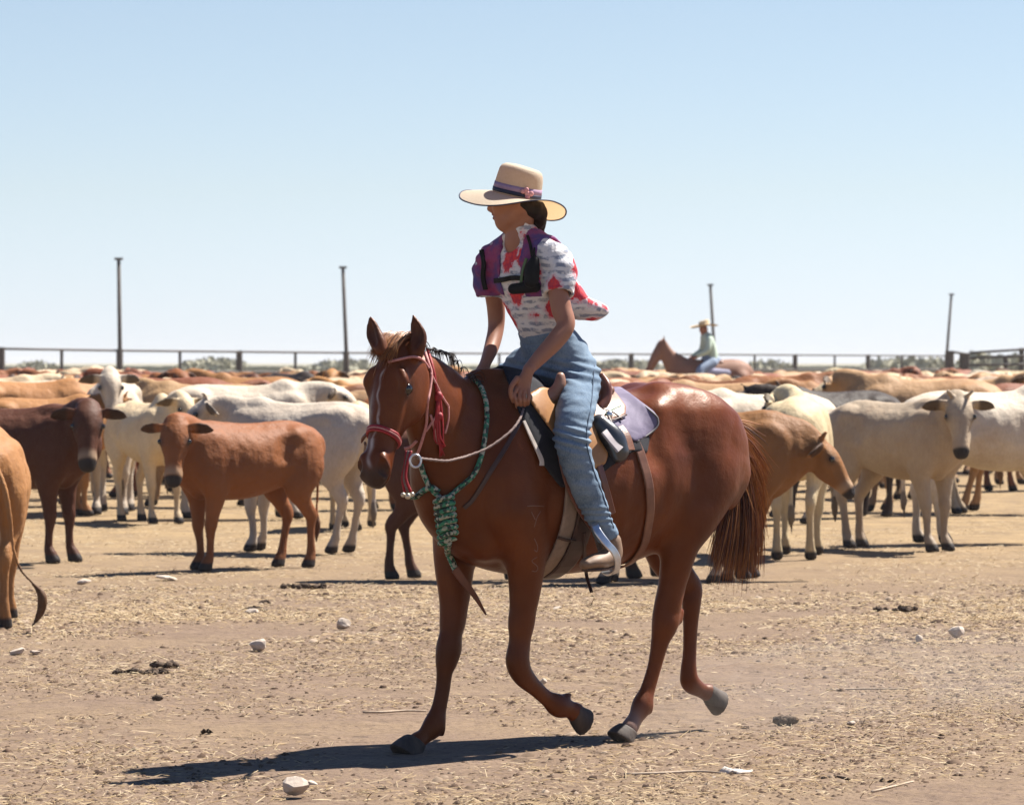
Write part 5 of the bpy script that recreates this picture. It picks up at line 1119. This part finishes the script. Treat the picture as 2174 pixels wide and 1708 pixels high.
def shrub(u, Y, w, h, label, group):
    c = np.array([(u - UC) / F * Y, Y, 0]); n = 900; a = rng.normal(size=(n, 3)); a /= np.linalg.norm(a, axis=1)[:, None]; r_ = rng.uniform(.45, 1, n)[:, None] * (1 + .3 * wob(a, (3, 3, 3), int(u)))[:, None]
    q = a * r_ * np.array([w / 2, w / 2, h * .55]) + [0, 0, h * .5]; q = q[q[:, 2] > -.1]; n = len(q); s = w * .028
    t1 = rng.normal(size=(n, 3)) * s; t2 = rng.normal(size=(n, 3)) * s; V = np.stack([q - t1, q + t2, q + t1, q - t2], 1).reshape(-1, 3); Q = np.arange(n * 4).reshape(-1, 4)
    root_ = empty('shrub', tuple(c)); tag(root_, label, 'shrub', group); obj('foliage', mesh_of('foliage', V, Q, False), M_LEAF, root_)
    V, Fc = merge([tube([(0, 0, 0), (dx * .4, 0, h * .3), (dx, dx * .5, h * .7)], [.03 * w, .02 * w, .008 * w], 5) for dx in (-w * .2, 0, w * .22)]); obj('trunk', mesh_of('trunk', V, Fc), M_POST, root_)
for i, (u, Y, w, h) in enumerate(((80, 420, 6, 1.9), (440, 380, 7, 2.3), (480, 520, 8, 2.2), (720, 460, 10, 2.0), (860, 400, 6, 1.8), (1310, 420, 7, 2.2), (1360, 500, 7, 2.1), (1635, 430, 7, 2.0), (1905, 400, 9, 2.2), (1960, 360, 8, 2.4), (2110, 330, 9, 2.5), (1100, 520, 7, 1.7))):
    pos_ = 'left of the horse' if u < 780 else ('behind the rider' if u < 1340 else 'right of the rider')
    shrub(u, Y, w * .8, h * .8, ('wide ' if w > 11 else ('small ' if w < 8 else '')) + 'low pale scrub bush far beyond the fence, ' + pos_, 'scrub bushes far beyond the fence, ' + pos_)
n = 26000; Yt = 215 + 700 * rng.uniform(0, 1, n) ** 1.7; Xt = rng.uniform(-1, 1, n) * 1170 / F * Yt; hh = rng.uniform(.25, .75, n); ww = hh * .5
V = np.stack([np.stack([Xt - ww, Yt, hh * 0 - .05], 1), np.stack([Xt + ww, Yt + .1, hh * 0 - .05], 1), np.stack([Xt + ww * .9, Yt, hh], 1), np.stack([Xt - ww * 1.1, Yt + .2, hh * .9], 1)], 1).reshape(-1, 3)
mgt = NT('dry_grass_tufts', 1.0, .1); gi = mgt.n.new('ShaderNodeNewGeometry'); mgt.base(mgt.ramp(gi.outputs['Random Per Island'], [(0, (.28, .24, .15)), (.6, (.24, .22, .13)), (1, (.19, .19, .11))]))
tag(obj('dry_grass', mesh_of('dry_grass', V, np.arange(n * 4).reshape(-1, 4), False), mgt.m), kind='stuff')

# ------------------------------------------------------------------ distant horse and rider among the mob; coat, cloth and jeans paled for haze
def far_at(x, y, z): return (x, y, z)
T = [C([(-.75, 0, 1.12), (-.55, 0, 1.18), (0, 0, 1.14), (.5, 0, 1.16), (.7, 0, 1.15)], [.15, .26, .29, .24, .15], [.2, .3, .32, .33, .22], side=LATY, k=.03),
     C([(.6, 0, 1.25), (.85, 0, 1.5), (1.0, 0, 1.72)], [.16, .10, .08], [.28, .17, .12], side=LATY, k=.05), C([(1.0, 0, 1.74), (1.12, 0, 1.55), (1.28, 0, 1.28), (1.33, 0, 1.2)], [.09, .09, .06, .05], [.1, .11, .07, .05], side=LATY, k=.04)]
for z in (-1, 1):
    T.append(C([(.97, .06 * z, 1.8), (.98, .07 * z, 1.93)], [.035, .008], k=.02))
    T.append(C([(.5, .16 * z, 1.05), (.5, .15 * z, .75), (.52 + .1 * z, .13 * z, .42), (.5 + .05 * z, .13 * z, .1), (.54, .13 * z, .03)], [.12, .07, .045, .035, .055], k=.05)); T.append(C([(-.6, .15 * z, 1.1), (-.55, .17 * z, .85), (-.72, .14 * z, .52), (-.66, .13 * z, .1), (-.62, .13 * z, .03)], [.2, .13, .05, .035, .055], k=.05))
T.append(C([(-.78, 0, 1.3), (-.9, 0, 1.1), (-.88, 0, .6)], [.04, .07, .03], k=.03))
Yf = 80.0; xf = (1508 - UC) / F * Yf
V, Q = sculpt(T, .03, 1)
fh = empty('horse', (xf, Yf, 0), R(190)); fh.scale = (.98, 1.0, 1.08); tag(fh, 'distant chestnut horse carrying a rider through the back of the mob', 'horse')
def fobj(name, V, Q, mat, root): return obj(name, mesh_of(name, V, Q), mat, root)
fbm = simple('hazed_chestnut', (.26, .12, .07), (.20, .09, .05), .7, 3); fobj('body', V, Q, fbm, fh)
fs = empty('saddle', (xf, Yf, 0), R(190)); tag(fs, 'small saddle and pale cloth on the distant horse', 'saddle')
V, Q = sculpt([C([(-.3, 0, 1.32), (0, 0, 1.34), (.25, 0, 1.36)], [.30, .30, .26], [.16, .15, .16], side=LATY, k=.02)], .03, 1); fobj('saddle_cloth', V, Q, simple('pale_lilac_cloth', (.42, .40, .50), rough=.9), fs)
V, Q = sculpt([C([(-.22, 0, 1.54), (0, 0, 1.48), (.2, 0, 1.55)], [.18, .2, .14], [.06, .05, .06], side=LATY, k=.02)], .03, 1); fobj('seat', V, Q, M_LEATH, fs)
fr = empty('person', (xf, Yf, 0), R(190)); tag(fr, 'distant rider in a straw hat and pale green shirt behind the mob', 'person')
V, Q = sculpt([C([(-.02, 0, 1.55), (0, 0, 1.75), (.08, 0, 2.0), (.10, 0, 2.08)], [.16, .14, .18, .06], [.12, .1, .11, .06], side=LATY, k=.03), C([(.12, 0, 2.08), (.14, 0, 2.2)], [.05, .09], k=.03), C([(.08, .2, 2.0), (.12, .28, 1.78), (.38, .16, 1.62)], [.06, .045, .035], k=.03), C([(.08, -.2, 2.0), (.12, -.28, 1.78), (.38, -.16, 1.62)], [.06, .045, .035], k=.03)], .022, 1); fobj('body', V, Q, M_SKIN, fr)
V, Q = sculpt([C([(-.03, 0, 1.56), (-.01, 0, 1.75), (.07, 0, 2.0), (.09, 0, 2.05)], [.185, .165, .2, .09], [.14, .13, .13, .08], side=LATY, k=.03), C([(.08, .2, 2.0), (.12, .28, 1.78), (.30, .2, 1.68)], [.075, .06, .05], k=.03), C([(.08, -.2, 2.0), (.12, -.28, 1.78), (.3, -.2, 1.68)], [.075, .06, .05], k=.03)], .022, 1); fobj('shirt', V, Q, simple('pale_green_shirt', (.50, .60, .48), (.40, .48, .40), .9), fr)
V, Q = sculpt([C([(-.05, 0, 1.55), (.02, 0, 1.58)], .17, k=.02), C([(0, .12, 1.52), (.28, .30, 1.32), (.10, .36, .85), (.16, .36, .78)], [.13, .09, .06, .05], k=.03), C([(0, -.12, 1.52), (.28, -.30, 1.32), (.10, -.36, .85), (.16, -.36, .78)], [.13, .09, .06, .05], k=.03)], .022, 1); fobj('jeans', V, Q, simple('pale_jeans', (.26, .32, .42), rough=.9), fr)
V = []; Fc = []; pr = [(.0, .15), (.06, .15), (.09, .12), (.10, .03), (.115, .0)]; pr = [(.26, -.01), (.20, -.02), (.10, .0), (.10, .09), (.08, .12), (.02, .12)]
for r_, z_ in pr:
    for j in range(20): a = 2 * math.pi * j / 20; V.append((.13 + r_ * 1.1 * math.cos(a), r_ * math.sin(a), 2.26 + z_ - .02 * math.cos(a) + (.05 * abs(math.sin(a)) if r_ > .15 else 0)))
for i in range(5):
    for j in range(20): Fc.append((i * 20 + j, i * 20 + (j + 1) % 20, (i + 1) * 20 + (j + 1) % 20, (i + 1) * 20 + j))
Fc.append(tuple(100 + j for j in range(20))); fobj('hat', V, Fc, simple('straw_far', (.55, .42, .26), rough=.9), fr)

# ------------------------------------------------------------------ dusty air
mhz = bpy.data.materials.new('dusty_air'); mhz.use_nodes = True; hn2 = mhz.node_tree.nodes; hn2.clear()
pv = hn2.new('ShaderNodeVolumePrincipled'); pv.inputs['Color'].default_value = (.93, .93, .93, 1); pv.inputs['Density'].default_value = .00022; pv.inputs['Anisotropy'].default_value = .0
ho = hn2.new('ShaderNodeOutputMaterial'); mhz.node_tree.links.new(pv.outputs[0], ho.inputs['Volume'])
V, Fc = box((-3600, -60, -1.1), (3600, 6600, 9.0)); hz_ = obj('haze', mesh_of('haze', V, Fc, False), mhz); tag(hz_, kind='stuff')
mdu = bpy.data.materials.new('kicked_up_dust'); mdu.use_nodes = True; dn = mdu.node_tree.nodes; dn.clear()
pd_ = dn.new('ShaderNodeVolumePrincipled'); pd_.inputs['Color'].default_value = (.88, .80, .72, 1); pd_.inputs['Density'].default_value = .12
do_ = dn.new('ShaderNodeOutputMaterial'); mdu.node_tree.links.new(pd_.outputs[0], do_.inputs['Volume'])
puffs = []
for (u, v, dy, rx, ry, rz) in ((1380, 1560, .1, .22, .25, .07), (1440, 1545, .3, .30, .30, .12), (1520, 1530, .5, .38, .35, .17), (1590, 1505, .8, .45, .4, .20), (1680, 1480, 1.2, .6, .5, .24), (1960, 1450, 1.8, .9, .6, .26)):
    puffs.append(sphere(P(u, v, 16.3 + dy), 1.0, 20, (rx, ry, rz)))
V, Fc = merge(puffs); tag(obj('dust', mesh_of('dust', V, Fc), mdu), kind='stuff')
S.cycles.volume_bounces = 0
